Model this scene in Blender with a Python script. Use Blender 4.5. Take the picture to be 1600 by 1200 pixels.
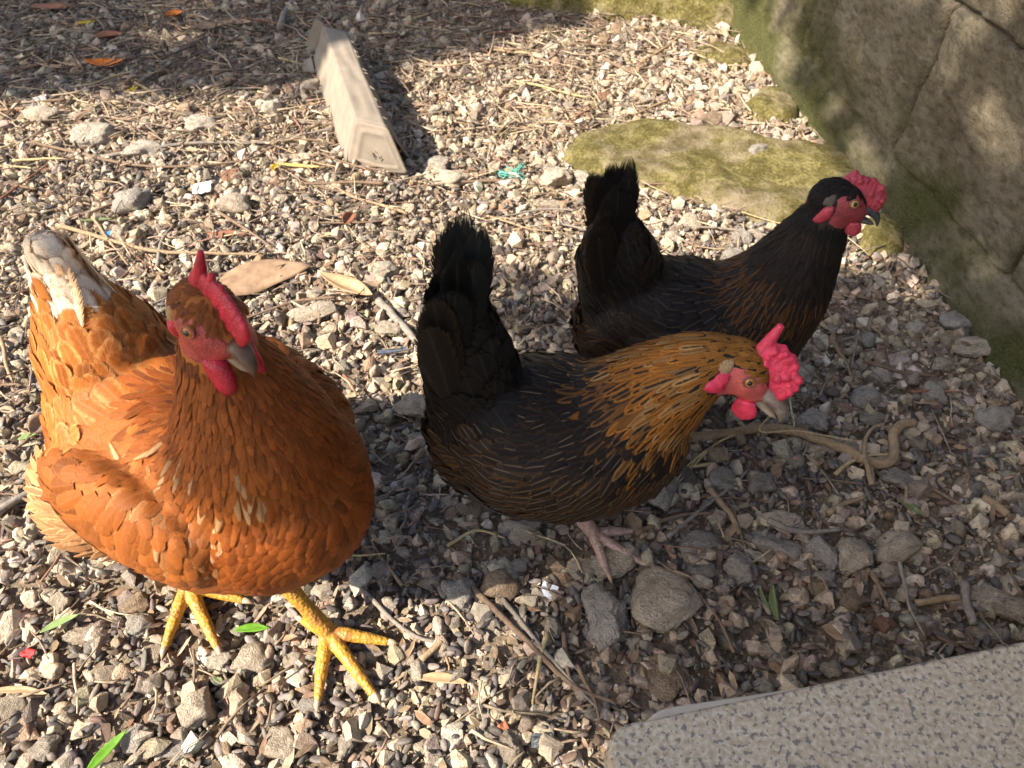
import bpy, bmesh, math, random
import numpy as np
from mathutils import Vector, Matrix, Quaternion, noise
from mathutils.bvhtree import BVHTree
random.seed(7); RNG = np.random.default_rng(11)
rad = math.radians
scene = bpy.context.scene
for o in list(bpy.data.objects): bpy.data.objects.remove(o)
C = scene.collection

# ------------------------------------------------------------------ camera, sky, sun, exposure
CAM_H, PITCH, FPX = 0.80, rad(47.0), 1156.0
cam_d = bpy.data.cameras.new('camera'); cam = bpy.data.objects.new('camera', cam_d); C.objects.link(cam)
cam.location = (0, 0, CAM_H); cam.rotation_euler = (math.pi/2 - PITCH, 0, 0)
cam_d.sensor_width = 36.0; cam_d.lens = 36.0*FPX/1600.0
cam_d.clip_start = 0.02; cam_d.clip_end = 400
cam_d.dof.use_dof = True; cam_d.dof.focus_distance = 0.80; cam_d.dof.aperture_fstop = 10.0
scene.camera = cam
SUN = Vector((-0.66, -0.30, 0.63)).normalized()          # towards the sun
world = bpy.data.worlds.new('World'); scene.world = world; world.use_nodes = True
wn = world.node_tree.nodes; wl = world.node_tree.links
sky = wn.new('ShaderNodeTexSky'); sky.sky_type = 'NISHITA'; sky.sun_disc = False
sky.sun_elevation = math.asin(SUN.z); sky.sun_rotation = math.atan2(SUN.x, SUN.y)
sky.air_density = 1.0; sky.dust_density = 2.5; sky.ozone_density = 1.0
wn['Background'].inputs['Strength'].default_value = 0.092
wl.new(sky.outputs[0], wn['Background'].inputs[0])
sun_d = bpy.data.lights.new('sun', 'SUN'); sun_d.energy = 5.0; sun_d.angle = rad(0.55); sun_d.color = (1.0, 0.90, 0.77)
sun = bpy.data.objects.new('sun', sun_d); C.objects.link(sun)
sun.rotation_euler = (-SUN).to_track_quat('-Z', 'Y').to_euler(); sun.location = (-4, -2, 4)
vs = scene.view_settings; vs.view_transform = 'Standard'; vs.look = 'None'; vs.exposure = 1.32; vs.gamma = 1.0; vs.use_curve_mapping = False
scene.cycles.use_denoising = True; scene.cycles.max_bounces = 4; scene.cycles.transparent_max_bounces = 8

# ------------------------------------------------------------------ helpers
def at(u, v, z=0.0):
    """point of the place at height z seen at photograph pixel (u, v)"""
    a = (u-800)/FPX; b = (600-v)/FPX
    d = Vector((a, math.cos(PITCH)+b*math.sin(PITCH), -math.sin(PITCH)+b*math.cos(PITCH)))
    t = (z-CAM_H)/d.z
    return Vector((d.x*t, d.y*t, z))
def tag(o, label=None, cat=None, group=None, kind=None):
    if label: o['label'] = label
    if cat: o['category'] = cat
    if group: o['group'] = group
    if kind: o['kind'] = kind
    return o
def mesh_np(name, V, F, smooth=True):
    """V (n,3), F list/array of polygons (equal length arrays are fast)"""
    me = bpy.data.meshes.new(name)
    V = np.asarray(V, np.float32)
    if isinstance(F, np.ndarray):
        k = F.shape[1]; n = len(F)
        me.vertices.add(len(V)); me.vertices.foreach_set('co', V.ravel())
        me.loops.add(n*k); me.loops.foreach_set('vertex_index', F.astype(np.int32).ravel())
        me.polygons.add(n); me.polygons.foreach_set('loop_start', np.arange(0, n*k, k, dtype=np.int32))
        me.update(calc_edges=True)
    else:
        me.from_pydata([tuple(v) for v in V], [], F); me.update()
    me.polygons.foreach_set('use_smooth', np.full(len(me.polygons), smooth))
    return me
def link(name, me, mat=None, parent=None):
    o = bpy.data.objects.new(name, me); C.objects.link(o)
    if mat and not me.materials: me.materials.append(mat)
    if parent: o.parent = parent
    return o
def empty(name, loc=(0, 0, 0), rz=0):
    o = bpy.data.objects.new(name, None); C.objects.link(o); o.location = loc; o.rotation_euler = (0, 0, rz); o.empty_display_size = 0.05
    return o
def color_attr(me, name, cols):
    a = me.color_attributes.new(name, 'FLOAT_COLOR', 'POINT')
    a.data.foreach_set('color', np.asarray(cols, np.float32).ravel())
def tube(pts, radii, sides=6, cap=True):
    """tapered tube along pts -> V, F(list)"""
    pts = [Vector(p) for p in pts]; V = []; F = []
    up = Vector((0, 0, 1)); prev = None
    for i, p in enumerate(pts):
        t = (pts[min(i+1, len(pts)-1)] - pts[max(i-1, 0)]).normalized()
        if prev is None:
            a = t.cross(up if abs(t.z) < .9 else Vector((1, 0, 0))).normalized()
        else:
            a = (prev - t*prev.dot(t)).normalized()
        prev = a; b = t.cross(a)
        for k in range(sides):
            ang = 2*math.pi*k/sides
            V.append(p + (a*math.cos(ang) + b*math.sin(ang))*radii[i])
    n = len(pts)
    for i in range(n-1):
        for k in range(sides):
            k2 = (k+1) % sides
            F.append((i*sides+k, i*sides+k2, (i+1)*sides+k2, (i+1)*sides+k))
    if cap:
        F.append(tuple(range(sides))[::-1]); F.append(tuple(range((n-1)*sides, n*sides)))
    return V, F
def merge(parts):
    V = []; F = []
    for v, f in parts:
        o = len(V); V += list(v); F += [tuple(i+o for i in q) for q in f]
    return V, F
def smooth_poly(pts, n):
    """catmull-rom through pts"""
    P = [Vector(p) for p in pts]; P = [P[0]*2-P[1]] + P + [P[-1]*2-P[-2]]; out = []
    for i in range(1, len(P)-2):
        for j in range(n):
            t = j/n; a, b, c, d = P[i-1], P[i], P[i+1], P[i+2]
            out.append(0.5*((2*b)+(c-a)*t+(2*a-5*b+4*c-d)*t*t+(3*b-a-3*c+d)*t**3))
    out.append(P[-2]); return out

# ------------------------------------------------------------------ materials
def new_mat(name):
    m = bpy.data.materials.new(name); m.use_nodes = True
    nt = m.node_tree; return m, nt.nodes, nt.links, nt.nodes['Principled BSDF']
def N(nodes, typ, **kw):
    n = nodes.new(typ)
    for k, v in kw.items():
        if k in n.inputs: n.inputs[k].default_value = v
        else: setattr(n, k, v)
    return n
def ramp(nodes, stops, interp='LINEAR'):
    r = nodes.new('ShaderNodeValToRGB'); r.color_ramp.interpolation = interp
    e = r.color_ramp.elements
    while len(e) < len(stops): e.new(0.5)
    for i, (p, c) in enumerate(stops): e[i].position = p; e[i].color = (*c, 1) if len(c) == 3 else c
    return r
def mixc(nodes, links, fac, a, b, mode='MIX'):
    m = nodes.new('ShaderNodeMix'); m.data_type = 'RGBA'; m.blend_type = mode
    for inp, x in ((0, fac), (6, a), (7, b)):
        if hasattr(x, 'is_linked') or hasattr(x, 'links'): links.new(x, m.inputs[inp])
        elif isinstance(x, (int, float)): m.inputs[inp].default_value = x
        else: m.inputs[inp].default_value = (*x, 1) if len(x) == 3 else x
    return m.outputs[2]
def math_n(nodes, links, op, a, b=None, c=None, clamp=False):
    m = nodes.new('ShaderNodeMath'); m.operation = op; m.use_clamp = clamp
    for i, x in enumerate((a, b, c)):
        if x is None: continue
        if hasattr(x, 'links'): links.new(x, m.inputs[i])
        else: m.inputs[i].default_value = x
    return m.outputs[0]
def bump(nodes, links, bsdf, height, dist, strength=1.0, prev=None):
    b = nodes.new('ShaderNodeBump'); b.inputs['Distance'].default_value = dist; b.inputs['Strength'].default_value = strength
    links.new(height, b.inputs['Height'])
    if prev: links.new(prev, b.inputs['Normal'])
    if bsdf: links.new(b.outputs[0], bsdf.inputs['Normal'])
    return b.outputs[0]

def stone_material(name, source, scale, bdist):
    m, n, l, p = new_mat(name)
    if source == 'object':
        col = N(n, 'ShaderNodeObjectInfo').outputs['Color']
        co = N(n, 'ShaderNodeTexCoord').outputs['Object']
        rnd = N(n, 'ShaderNodeObjectInfo').outputs['Random']
        add = N(n, 'ShaderNodeVectorMath', operation='ADD'); l.new(co, add.inputs[0])
        sc = N(n, 'ShaderNodeVectorMath', operation='SCALE'); sc.inputs[0].default_value = (37, 19, 53); l.new(rnd, sc.inputs['Scale'])
        l.new(sc.outputs[0], add.inputs[1]); co = add.outputs[0]
    else:
        a = N(n, 'ShaderNodeAttribute', attribute_name='Col'); col = a.outputs['Color']
        co = N(n, 'ShaderNodeNewGeometry').outputs['Position']
    n1 = N(n, 'ShaderNodeTexNoise', Scale=scale, Detail=6.0, Roughness=0.65); l.new(co, n1.inputs['Vector'])
    n2 = N(n, 'ShaderNodeTexNoise', Scale=scale*4.5, Detail=3.0, Roughness=0.7); l.new(co, n2.inputs['Vector'])
    vo = N(n, 'ShaderNodeTexVoronoi', Scale=scale*2.2); l.new(co, vo.inputs['Vector'])
    r1 = ramp(n, [(0.28, (0.58, 0.55, 0.52)), (0.5, (1, 1, 1)), (0.75, (1.22, 1.2, 1.16))]); l.new(n1.outputs[0], r1.inputs[0])
    c = mixc(n, l, 1.0, col, r1.outputs[0], 'MULTIPLY')
    r2 = ramp(n, [(0.3, (0.72, 0.7, 0.68)), (0.55, (1.05, 1.05, 1.05))]); l.new(n2.outputs[0], r2.inputs[0])
    c = mixc(n, l, 0.8, c, r2.outputs[0], 'MULTIPLY')
    l.new(c, p.inputs['Base Color']); p.inputs['Roughness'].default_value = 0.92; p.inputs['Specular IOR Level'].default_value = 0.25
    pit = ramp(n, [(0.0, (0, 0, 0)), (0.32, (1, 1, 1))]); l.new(vo.outputs['Distance'], pit.inputs[0])
    h = math_n(n, l, 'ADD', n1.outputs[0], math_n(n, l, 'MULTIPLY', n2.outputs[0], 0.55))
    h = math_n(n, l, 'ADD', h, math_n(n, l, 'MULTIPLY', pit.outputs[0], 0.18))
    bump(n, l, p, h, bdist, 0.9)
    return m
M_STONE = stone_material('rough_rubble', 'object', 2.6, 0.013)
M_GRAVEL = stone_material('gravel', 'attr', 120.0, 0.004)

def simple_mat(name, col, rough=0.7, var=0.25, scale=40, bd=0.001, spec=0.3, coord='Object', sheen=0, trans=0):
    m, n, l, p = new_mat(name)
    co = N(n, 'ShaderNodeTexCoord').outputs[coord]
    n1 = N(n, 'ShaderNodeTexNoise', Scale=scale, Detail=5.0, Roughness=0.6); l.new(co, n1.inputs['Vector'])
    lo = tuple(max(0, x*(1-var)) for x in col); hi = tuple(x*(1+var) for x in col)
    r = ramp(n, [(0.3, lo), (0.7, hi)]); l.new(n1.outputs[0], r.inputs[0]); l.new(r.outputs[0], p.inputs['Base Color'])
    p.inputs['Roughness'].default_value = rough; p.inputs['Specular IOR Level'].default_value = spec
    if bd: bump(n, l, p, n1.outputs[0], bd)
    if trans:
        tr = N(n, 'ShaderNodeBsdfTranslucent'); l.new(r.outputs[0], tr.inputs[0])
        mx = N(n, 'ShaderNodeMixShader'); mx.inputs[0].default_value = trans
        l.new(p.outputs[0], mx.inputs[1]); l.new(tr.outputs[0], mx.inputs[2]); l.new(mx.outputs[0], n['Material Output'].inputs[0])
    return m
def attr_mat(name, rough=0.8, scale=150, bd=0.0008, streak=(1, 1, 1), trans=0.0):
    m, n, l, p = new_mat(name)
    a = N(n, 'ShaderNodeAttribute', attribute_name='Col')
    g = N(n, 'ShaderNodeNewGeometry'); mp = N(n, 'ShaderNodeMapping'); mp.inputs['Scale'].default_value = streak; l.new(g.outputs['Position'], mp.inputs[0])
    n1 = N(n, 'ShaderNodeTexNoise', Scale=scale, Detail=4.0); l.new(mp.outputs[0], n1.inputs['Vector'])
    r = ramp(n, [(0.3, (0.65, 0.65, 0.65)), (0.7, (1.2, 1.2, 1.2))]); l.new(n1.outputs[0], r.inputs[0])
    c = mixc(n, l, 1.0, a.outputs['Color'], r.outputs[0], 'MULTIPLY'); l.new(c, p.inputs['Base Color'])
    p.inputs['Roughness'].default_value = rough; p.inputs['Specular IOR Level'].default_value = 0.3
    bump(n, l, p, n1.outputs[0], bd)
    if trans:
        tr = N(n, 'ShaderNodeBsdfTranslucent'); l.new(c, tr.inputs[0])
        mx = N(n, 'ShaderNodeMixShader'); mx.inputs[0].default_value = trans
        l.new(p.outputs[0], mx.inputs[1]); l.new(tr.outputs[0], mx.inputs[2]); l.new(mx.outputs[0], n['Material Output'].inputs[0])
    return m
M_LITTER = attr_mat('dry_litter', 0.85)
M_SEED = attr_mat('dark_chips', 0.6, 260, 0.0005)

def ground_material():
    m, n, l, p = new_mat('dirt')
    co = N(n, 'ShaderNodeNewGeometry').outputs['Position']
    n1 = N(n, 'ShaderNodeTexNoise', Scale=5.0, Detail=6.0); l.new(co, n1.inputs['Vector'])
    n2 = N(n, 'ShaderNodeTexNoise', Scale=160.0, Detail=6.0, Roughness=0.7); l.new(co, n2.inputs['Vector'])
    r1 = ramp(n, [(0.3, (0.17, 0.125, 0.085)), (0.55, (0.27, 0.21, 0.15)), (0.75, (0.36, 0.29, 0.21))]); l.new(n1.outputs[0], r1.inputs[0])
    r2 = ramp(n, [(0.3, (0.5, 0.5, 0.5)), (0.7, (1.4, 1.4, 1.4))]); l.new(n2.outputs[0], r2.inputs[0])
    l.new(mixc(n, l, 1.0, r1.outputs[0], r2.outputs[0], 'MULTIPLY'), p.inputs['Base Color'])
    p.inputs['Roughness'].default_value = 0.97; p.inputs['Specular IOR Level'].default_value = 0.1
    bump(n, l, p, n2.outputs[0], 0.006)
    return m
def moss_material(name, moss_amount, dark=0.5):
    m, n, l, p = new_mat(name)
    co = N(n, 'ShaderNodeNewGeometry').outputs['Position']
    n1 = N(n, 'ShaderNodeTexNoise', Scale=9.0, Detail=6.0, Roughness=0.6); l.new(co, n1.inputs['Vector'])
    n2 = N(n, 'ShaderNodeTexNoise', Scale=150.0, Detail=5.0, Roughness=0.75); l.new(co, n2.inputs['Vector'])
    n3 = N(n, 'ShaderNodeTexNoise', Scale=30.0, Detail=5.0); l.new(co, n3.inputs['Vector'])
    stone = ramp(n, [(0.3, (0.20, 0.15, 0.10)), (0.6, (0.36, 0.29, 0.20))]); l.new(n3.outputs[0], stone.inputs[0])
    moss = ramp(n, [(0.3, (0.075, 0.065, 0.020)), (0.46, (0.15, 0.125, 0.040)), (0.58, (0.31, 0.265, 0.105)), (0.75, (0.48, 0.42, 0.22))]); 
    mm = math_n(n, l, 'ADD', math_n(n, l, 'MULTIPLY', n2.outputs[0], 0.6), math_n(n, l, 'MULTIPLY', n3.outputs[0], 0.4)); l.new(mm, moss.inputs[0])
    msk = ramp(n, [(moss_amount-0.09, (1, 1, 1)), (moss_amount+0.09, (0, 0, 0))])
    k = math_n(n, l, 'ADD', math_n(n, l, 'MULTIPLY', n1.outputs[0], 0.75), math_n(n, l, 'MULTIPLY', n3.outputs[0], 0.25)); l.new(k, msk.inputs[0])
    l.new(mixc(n, l, msk.outputs[0], stone.outputs[0], moss.outputs[0]), p.inputs['Base Color'])
    p.inputs['Roughness'].default_value = 0.95; p.inputs['Specular IOR Level'].default_value = 0.15
    b1 = bump(n, l, None, n3.outputs[0], 0.022, 1.0)
    bump(n, l, p, n2.outputs[0], 0.010, 1.0, b1)
    return m
def wall_material():
    m, n, l, p = new_mat('tuff_block')
    co = N(n, 'ShaderNodeNewGeometry').outputs['Position']
    n1 = N(n, 'ShaderNodeTexNoise', Scale=6.0, Detail=6.0, Roughness=0.62); l.new(co, n1.inputs['Vector'])
    mp = N(n, 'ShaderNodeMapping'); mp.inputs['Rotation'].default_value = (rad(35), 0, 0); mp.inputs['Scale'].default_value = (1, 0.55, 1.3); l.new(co, mp.inputs[0])
    n2 = N(n, 'ShaderNodeTexNoise', Scale=70.0, Detail=6.0, Roughness=0.66); l.new(mp.outputs[0], n2.inputs['Vector'])
    n3 = N(n, 'ShaderNodeTexNoise', Scale=260.0, Detail=4.0, Roughness=0.7); l.new(co, n3.inputs['Vector'])
    r1 = ramp(n, [(0.3, (0.215, 0.175, 0.115)), (0.5, (0.29, 0.245, 0.170)), (0.72, (0.36, 0.31, 0.225))]); l.new(n1.outputs[0], r1.inputs[0])
    r2 = ramp(n, [(0.32, (0.42, 0.40, 0.37)), (0.5, (0.95, 0.95, 0.93)), (0.68, (1.3, 1.3, 1.26))]); l.new(n2.outputs[0], r2.inputs[0])  # dark pits and pale bumps: relief shading put into the colour
    c = mixc(n, l, 0.85, r1.outputs[0], r2.outputs[0], 'MULTIPLY')
    # thin moss film that grows near the ground and in patches
    sx = N(n, 'ShaderNodeSeparateXYZ'); l.new(co, sx.inputs[0])
    n4 = N(n, 'ShaderNodeTexNoise', Scale=7.0, Detail=5.0); l.new(co, n4.inputs['Vector'])
    hz = math_n(n, l, 'MULTIPLY', sx.outputs['Z'], 1.5)
    far = math_n(n, l, 'MULTIPLY', math_n(n, l, 'SUBTRACT', sx.outputs['Y'], 1.2), 0.22)
    k = math_n(n, l, 'ADD', math_n(n, l, 'SUBTRACT', n4.outputs[0], hz), far)
    mk = ramp(n, [(0.26, (0, 0, 0)), (0.52, (0.9, 0.9, 0.9))]); l.new(k, mk.inputs[0])
    moss = ramp(n, [(0.35, (0.045, 0.050, 0.014)), (0.7, (0.15, 0.15, 0.045))]); l.new(n3.outputs[0], moss.inputs[0])
    c = mixc(n, l, mk.outputs[0], c, moss.outputs[0])
    l.new(c, p.inputs['Base Color']); p.inputs['Roughness'].default_value = 0.95; p.inputs['Specular IOR Level'].default_value = 0.15
    b1 = bump(n, l, None, n2.outputs[0], 0.022, 1.0); bump(n, l, p, n3.outputs[0], 0.005, 1.0, b1)
    return m
def granite_material():
    m, n, l, p = new_mat('granite')
    co = N(n, 'ShaderNodeTexCoord').outputs['Object']
    v1 = N(n, 'ShaderNodeTexNoise', Scale=215.0, Detail=2.5, Roughness=0.55); l.new(co, v1.inputs['Vector'])
    v2 = N(n, 'ShaderNodeTexNoise', Scale=240.0, Detail=3.0); 
    mp = N(n, 'ShaderNodeMapping'); mp.inputs['Location'].default_value = (3, 7, 1); l.new(co, mp.inputs[0]); l.new(mp.outputs[0], v2.inputs['Vector'])
    v3 = N(n, 'ShaderNodeTexNoise', Scale=8.0, Detail=4.0); l.new(co, v3.inputs['Vector'])
    base = ramp(n, [(0.34, (0.40, 0.315, 0.21)), (0.5, (0.48, 0.40, 0.29)), (0.64, (0.58, 0.51, 0.39))]); l.new(v2.outputs[0], base.inputs[0])
    dk = ramp(n, [(0.56, (0, 0, 0)), (0.60, (1, 1, 1))]); l.new(v1.outputs[0], dk.inputs[0])
    c = mixc(n, l, math_n(n, l, 'MULTIPLY', dk.outputs[0], 0.8), base.outputs[0], (0.13, 0.12, 0.12))
    r3 = ramp(n, [(0.3, (0.82, 0.80, 0.76)), (0.7, (1.08, 1.08, 1.08))]); l.new(v3.outputs[0], r3.inputs[0])
    c = mixc(n, l, 1.0, c, r3.outputs[0], 'MULTIPLY')
    l.new(c, p.inputs['Base Color']); p.inputs['Roughness'].default_value = 0.6; p.inputs['Specular IOR Level'].default_value = 0.35
    bump(n, l, p, v1.outputs[0], 0.0006, 0.6)
    return m
def feather_material():
    m, n, l, p = new_mat('feather')
    A = N(n, 'ShaderNodeAttribute', attribute_name='colA'); B = N(n, 'ShaderNodeAttribute', attribute_name='colB')
    uv = N(n, 'ShaderNodeUVMap'); uv.uv_map = 'UVMap'
    sp = N(n, 'ShaderNodeSeparateXYZ'); l.new(uv.outputs[0], sp.inputs[0])
    e = math_n(n, l, 'ABSOLUTE', math_n(n, l, 'MULTIPLY', math_n(n, l, 'SUBTRACT', sp.outputs[0], 0.5), 2.0))
    tip = math_n(n, l, 'MULTIPLY', math_n(n, l, 'SUBTRACT', sp.outputs[1], 0.80), 5.0, clamp=True)
    geo = N(n, 'ShaderNodeNewGeometry')
    wob = N(n, 'ShaderNodeTexNoise', Scale=220.0, Detail=3.0); l.new(geo.outputs['Position'], wob.inputs['Vector'])
    em = math_n(n, l, 'MAXIMUM', e, tip)
    em = math_n(n, l, 'ADD', em, math_n(n, l, 'MULTIPLY', math_n(n, l, 'SUBTRACT', wob.outputs[0], 0.5), 0.5))
    mr = N(n, 'ShaderNodeMapRange'); mr.interpolation_type = 'SMOOTHSTEP'
    l.new(em, mr.inputs[0]); l.new(math_n(n, l, 'SUBTRACT', B.outputs['Alpha'], 0.26), mr.inputs[1]); l.new(math_n(n, l, 'ADD', B.outputs['Alpha'], 0.26), mr.inputs[2])
    c = mixc(n, l, mr.outputs[0], A.outputs['Color'], B.outputs['Color'])
    # barbs: fine oblique streaks running from the shaft to the rim
    cb = N(n, 'ShaderNodeCombineXYZ')
    l.new(math_n(n, l, 'MULTIPLY', math_n(n, l, 'SUBTRACT', sp.outputs[1], math_n(n, l, 'MULTIPLY', e, 0.28)), 46.0), cb.inputs[0])
    l.new(math_n(n, l, 'MULTIPLY', e, 2.0), cb.inputs[1]); l.new(math_n(n, l, 'MULTIPLY', A.outputs['Color'], 97.0), cb.inputs[2])
    bn = N(n, 'ShaderNodeTexNoise', Scale=1.0, Detail=3.0, Roughness=0.65); l.new(cb.outputs[0], bn.inputs['Vector'])
    br = ramp(n, [(0.28, (0.6, 0.57, 0.55)), (0.5, (1, 1, 1)), (0.75, (1.28, 1.26, 1.22))]); l.new(bn.outputs[0], br.inputs[0])
    c = mixc(n, l, 0.9, c, br.outputs[0], 'MULTIPLY')
    sh = N(n, 'ShaderNodeMapRange'); l.new(e, sh.inputs[0]); sh.inputs[1].default_value = 0.03; sh.inputs[2].default_value = 0.13; sh.inputs[3].default_value = 1; sh.inputs[4].default_value = 0
    shf = math_n(n, l, 'MULTIPLY', sh.outputs[0], A.outputs['Alpha'])
    lite = mixc(n, l, 1.0, mixc(n, l, 0.55, B.outputs['Color'], (0.52, 0.36, 0.19)), (1, 1, 1), 'MULTIPLY')
    c = mixc(n, l, shf, c, lite)
    l.new(c, p.inputs['Base Color']); p.inputs['Roughness'].default_value = 0.50; p.inputs['Specular IOR Level'].default_value = 0.20
    p.inputs['Sheen Weight'].default_value = 0.02; p.inputs['Sheen Roughness'].default_value = 0.4
    bump(n, l, p, bn.outputs[0], 0.0007, 0.8)
    tr = N(n, 'ShaderNodeBsdfTranslucent'); l.new(c, tr.inputs[0])
    mx = N(n, 'ShaderNodeMixShader'); mx.inputs[0].default_value = 0.22
    l.new(p.outputs[0], mx.inputs[1]); l.new(tr.outputs[0], mx.inputs[2])
    # frayed rim: barbs end unevenly and the tip splits
    cb2 = N(n, 'ShaderNodeCombineXYZ'); l.new(math_n(n, l, 'MULTIPLY', sp.outputs[0], 13.0), cb2.inputs[0]); l.new(math_n(n, l, 'MULTIPLY', A.outputs['Color'], 151.0), cb2.inputs[2])
    n5 = N(n, 'ShaderNodeTexNoise', Scale=1.0, Detail=2.0); l.new(cb2.outputs[0], n5.inputs['Vector'])
    rim = math_n(n, l, 'ADD', e, math_n(n, l, 'MULTIPLY', math_n(n, l, 'SUBTRACT', bn.outputs[0], 0.5), 1.3))
    tipc = math_n(n, l, 'ADD', sp.outputs[1], math_n(n, l, 'MULTIPLY', math_n(n, l, 'SUBTRACT', n5.outputs[0], 0.5), 0.24))
    cut = math_n(n, l, 'MAXIMUM', math_n(n, l, 'MULTIPLY', rim, 1.06), tipc)
    al = N(n, 'ShaderNodeMapRange'); al.interpolation_type = 'SMOOTHSTEP'; l.new(cut, al.inputs[0]); al.inputs[1].default_value = 0.90; al.inputs[2].default_value = 1.02; al.inputs[3].default_value = 0.0; al.inputs[4].default_value = 1.0
    tp = N(n, 'ShaderNodeBsdfTransparent'); mx2 = N(n, 'ShaderNodeMixShader'); l.new(al.outputs[0], mx2.inputs[0]); l.new(mx.outputs[0], mx2.inputs[1]); l.new(tp.outputs[0], mx2.inputs[2])
    l.new(mx2.outputs[0], n['Material Output'].inputs[0])
    return m
def skin_material(name, col, scale=300, bd=0.0012, rough=0.45, sss=0.25):
    m, n, l, p = new_mat(name)
    co = N(n, 'ShaderNodeNewGeometry').outputs['Position']
    v = N(n, 'ShaderNodeTexVoronoi', Scale=scale); l.new(co, v.inputs['Vector'])
    n1 = N(n, 'ShaderNodeTexNoise', Scale=90.0, Detail=4.0); l.new(co, n1.inputs['Vector'])
    r = ramp(n, [(0.3, tuple(x*0.7 for x in col)), (0.7, tuple(min(1, x*1.2) for x in col))]); l.new(n1.outputs[0], r.inputs[0])
    l.new(r.outputs[0], p.inputs['Base Color']); p.inputs['Roughness'].default_value = rough
    p.inputs['Subsurface Weight'].default_value = sss; p.inputs['Subsurface Radius'].default_value = (0.006, 0.002, 0.001); p.inputs['Subsurface Scale'].default_value = 0.6
    bump(n, l, p, v.outputs['Distance'], bd)
    return m
def leg_material(name, col, tipcol):
    m, n, l, p = new_mat(name)
    co = N(n, 'ShaderNodeTexCoord').outputs['Object']
    uv = N(n, 'ShaderNodeTexVoronoi', Scale=260.0); l.new(co, uv.inputs['Vector'])
    n1 = N(n, 'ShaderNodeTexNoise', Scale=70.0, Detail=4.0); l.new(co, n1.inputs['Vector'])
    r = ramp(n, [(0.3, tipcol), (0.55, col)]); l.new(n1.outputs[0], r.inputs[0])
    r2 = ramp(n, [(0.0, (1.15, 1.15, 1.1)), (0.7, (0.62, 0.55, 0.5))]); l.new(uv.outputs['Distance'], r2.inputs[0])
    l.new(mixc(n, l, 0.55, r.outputs[0], r2.outputs[0], 'MULTIPLY'), p.inputs['Base Color'])
    p.inputs['Roughness'].default_value = 0.5
    bump(n, l, p, uv.outputs['Distance'], -0.0010)
    return m

# ------------------------------------------------------------------ the ground
def gh(x, y):
    """height of the earth, metres"""
    r = 0.010*noise.noise((x*2.3, y*2.3, 3.1)) + 0.004*noise.noise((x*9, y*9, 7.7))
    return r
def axis(lo, hi, mid_lo, mid_hi, step):
    a = list(np.arange(mid_lo, mid_hi+1e-6, step)); d = step; x = mid_lo; left = []
    while x > lo: d *= 1.35; x -= d; left.append(x)
    d = step; x = mid_hi; right = []
    while x < hi: d *= 1.35; x += d; right.append(x)
    return np.array(left[::-1] + a + right)
xs = axis(-60, 60, -2.2, 1.6, 0.03); ys = axis(-60, 60, -0.6, 3.2, 0.03)
V = np.array([(x, y, gh(x, y) if (abs(x) < 4 and abs(y) < 5) else 0.0) for y in ys for x in xs])
nx, ny = len(xs), len(ys)
I = np.arange(nx*ny).reshape(ny, nx)
F = np.stack([I[:-1, :-1], I[:-1, 1:], I[1:, 1:], I[1:, :-1]], -1).reshape(-1, 4)
ground = link('ground', mesh_np('ground', V, F), ground_material()); tag(ground, 'bare brown earth of the yard under the gravel', kind='structure')
# ------------------------------------------------------------------ the stone wall on the right
def wall_x(y): return 0.745 - 0.118*(y-0.9)                # face of the blocks
M_WALL = wall_material(); M_MOSS = moss_material('moss_film', 0.62)
wall_rot = math.atan(-0.118)
def block_mesh(y0, y1, z0, z1, depth, seed, rough=0.007):
    """rounded rough block; face towards -x, back at +depth"""
    fine = 0.006 if (y0 > 0.3 and y1 < 2.3 and z0 < 0.6) else 0.02; ny_ = max(6, int((y1-y0)/fine)); nz_ = max(6, int((z1-z0)/fine)); V = []; F = []
    r = 0.009
    for j in range(nz_+1):
        for i in range(ny_+1):
            u = i/ny_; w = j/nz_; y = y0+(y1-y0)*u; z = z0+(z1-z0)*w
            dy = min(y-y0, y1-y); dz = min(z-z0, z1-z); x = wall_x(y)
            for d in (dy, dz):
                if d < r: x += r - math.sqrt(max(0, r*r-(r-d)**2))
            P = (y*1.0+seed*3.3, z*1.0, seed*1.7)
            x -= 0.008*noise.noise((P[0]*4, P[1]*4, P[2])) + rough*noise.noise((P[0]*14, P[1]*14, P[2])) + rough*0.7*noise.noise((P[0]*38, P[1]*38, P[2])) + rough*0.5*noise.noise((P[0]*75, P[1]*75, P[2]))
            jy = 0.006*noise.noise((z*11, seed, 1.0)) if (i in (0, ny_)) else 0
            jz = 0.006*noise.noise((y*11, seed, 2.0)) if (j in (0, nz_)) else 0
            V.append((x, y+jy, z+jz))
    n1 = ny_+1
    for j in range(nz_):
        for i in range(ny_):
            a = j*n1+i; F.append((a, a+n1, a+n1+1, a+1))
    # sides back to depth
    rim = [i for i in range(n1)] + [j*n1+ny_ for j in range(1, nz_+1)] + [nz_*n1+i for i in range(ny_-1, -1, -1)] + [j*n1 for j in range(nz_-1, 0, -1)]
    o = len(V)
    for k in rim: V.append((wall_x(V[k][1])+depth, V[k][1], V[k][2]))
    m_ = len(rim)
    for k in range(m_): F.append((rim[k], rim[(k+1) % m_], o+(k+1) % m_, o+k))
    F.append(tuple(o+k for k in range(m_)))
    return mesh_np('stone_block', V, F)
wall = empty('stone_wall', (0.76, 1.2, 0)); wall_c = Vector((0.76, 1.2, 0))
tag(wall, 'rough tan stone block wall with a mossy foot beside the gravel', 'wall')
def wall_part(name, me, mat):
    o = link(name, me, mat, wall); o.matrix_parent_inverse = Matrix.Translation(-wall_c); return o
g = 0.003
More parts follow.
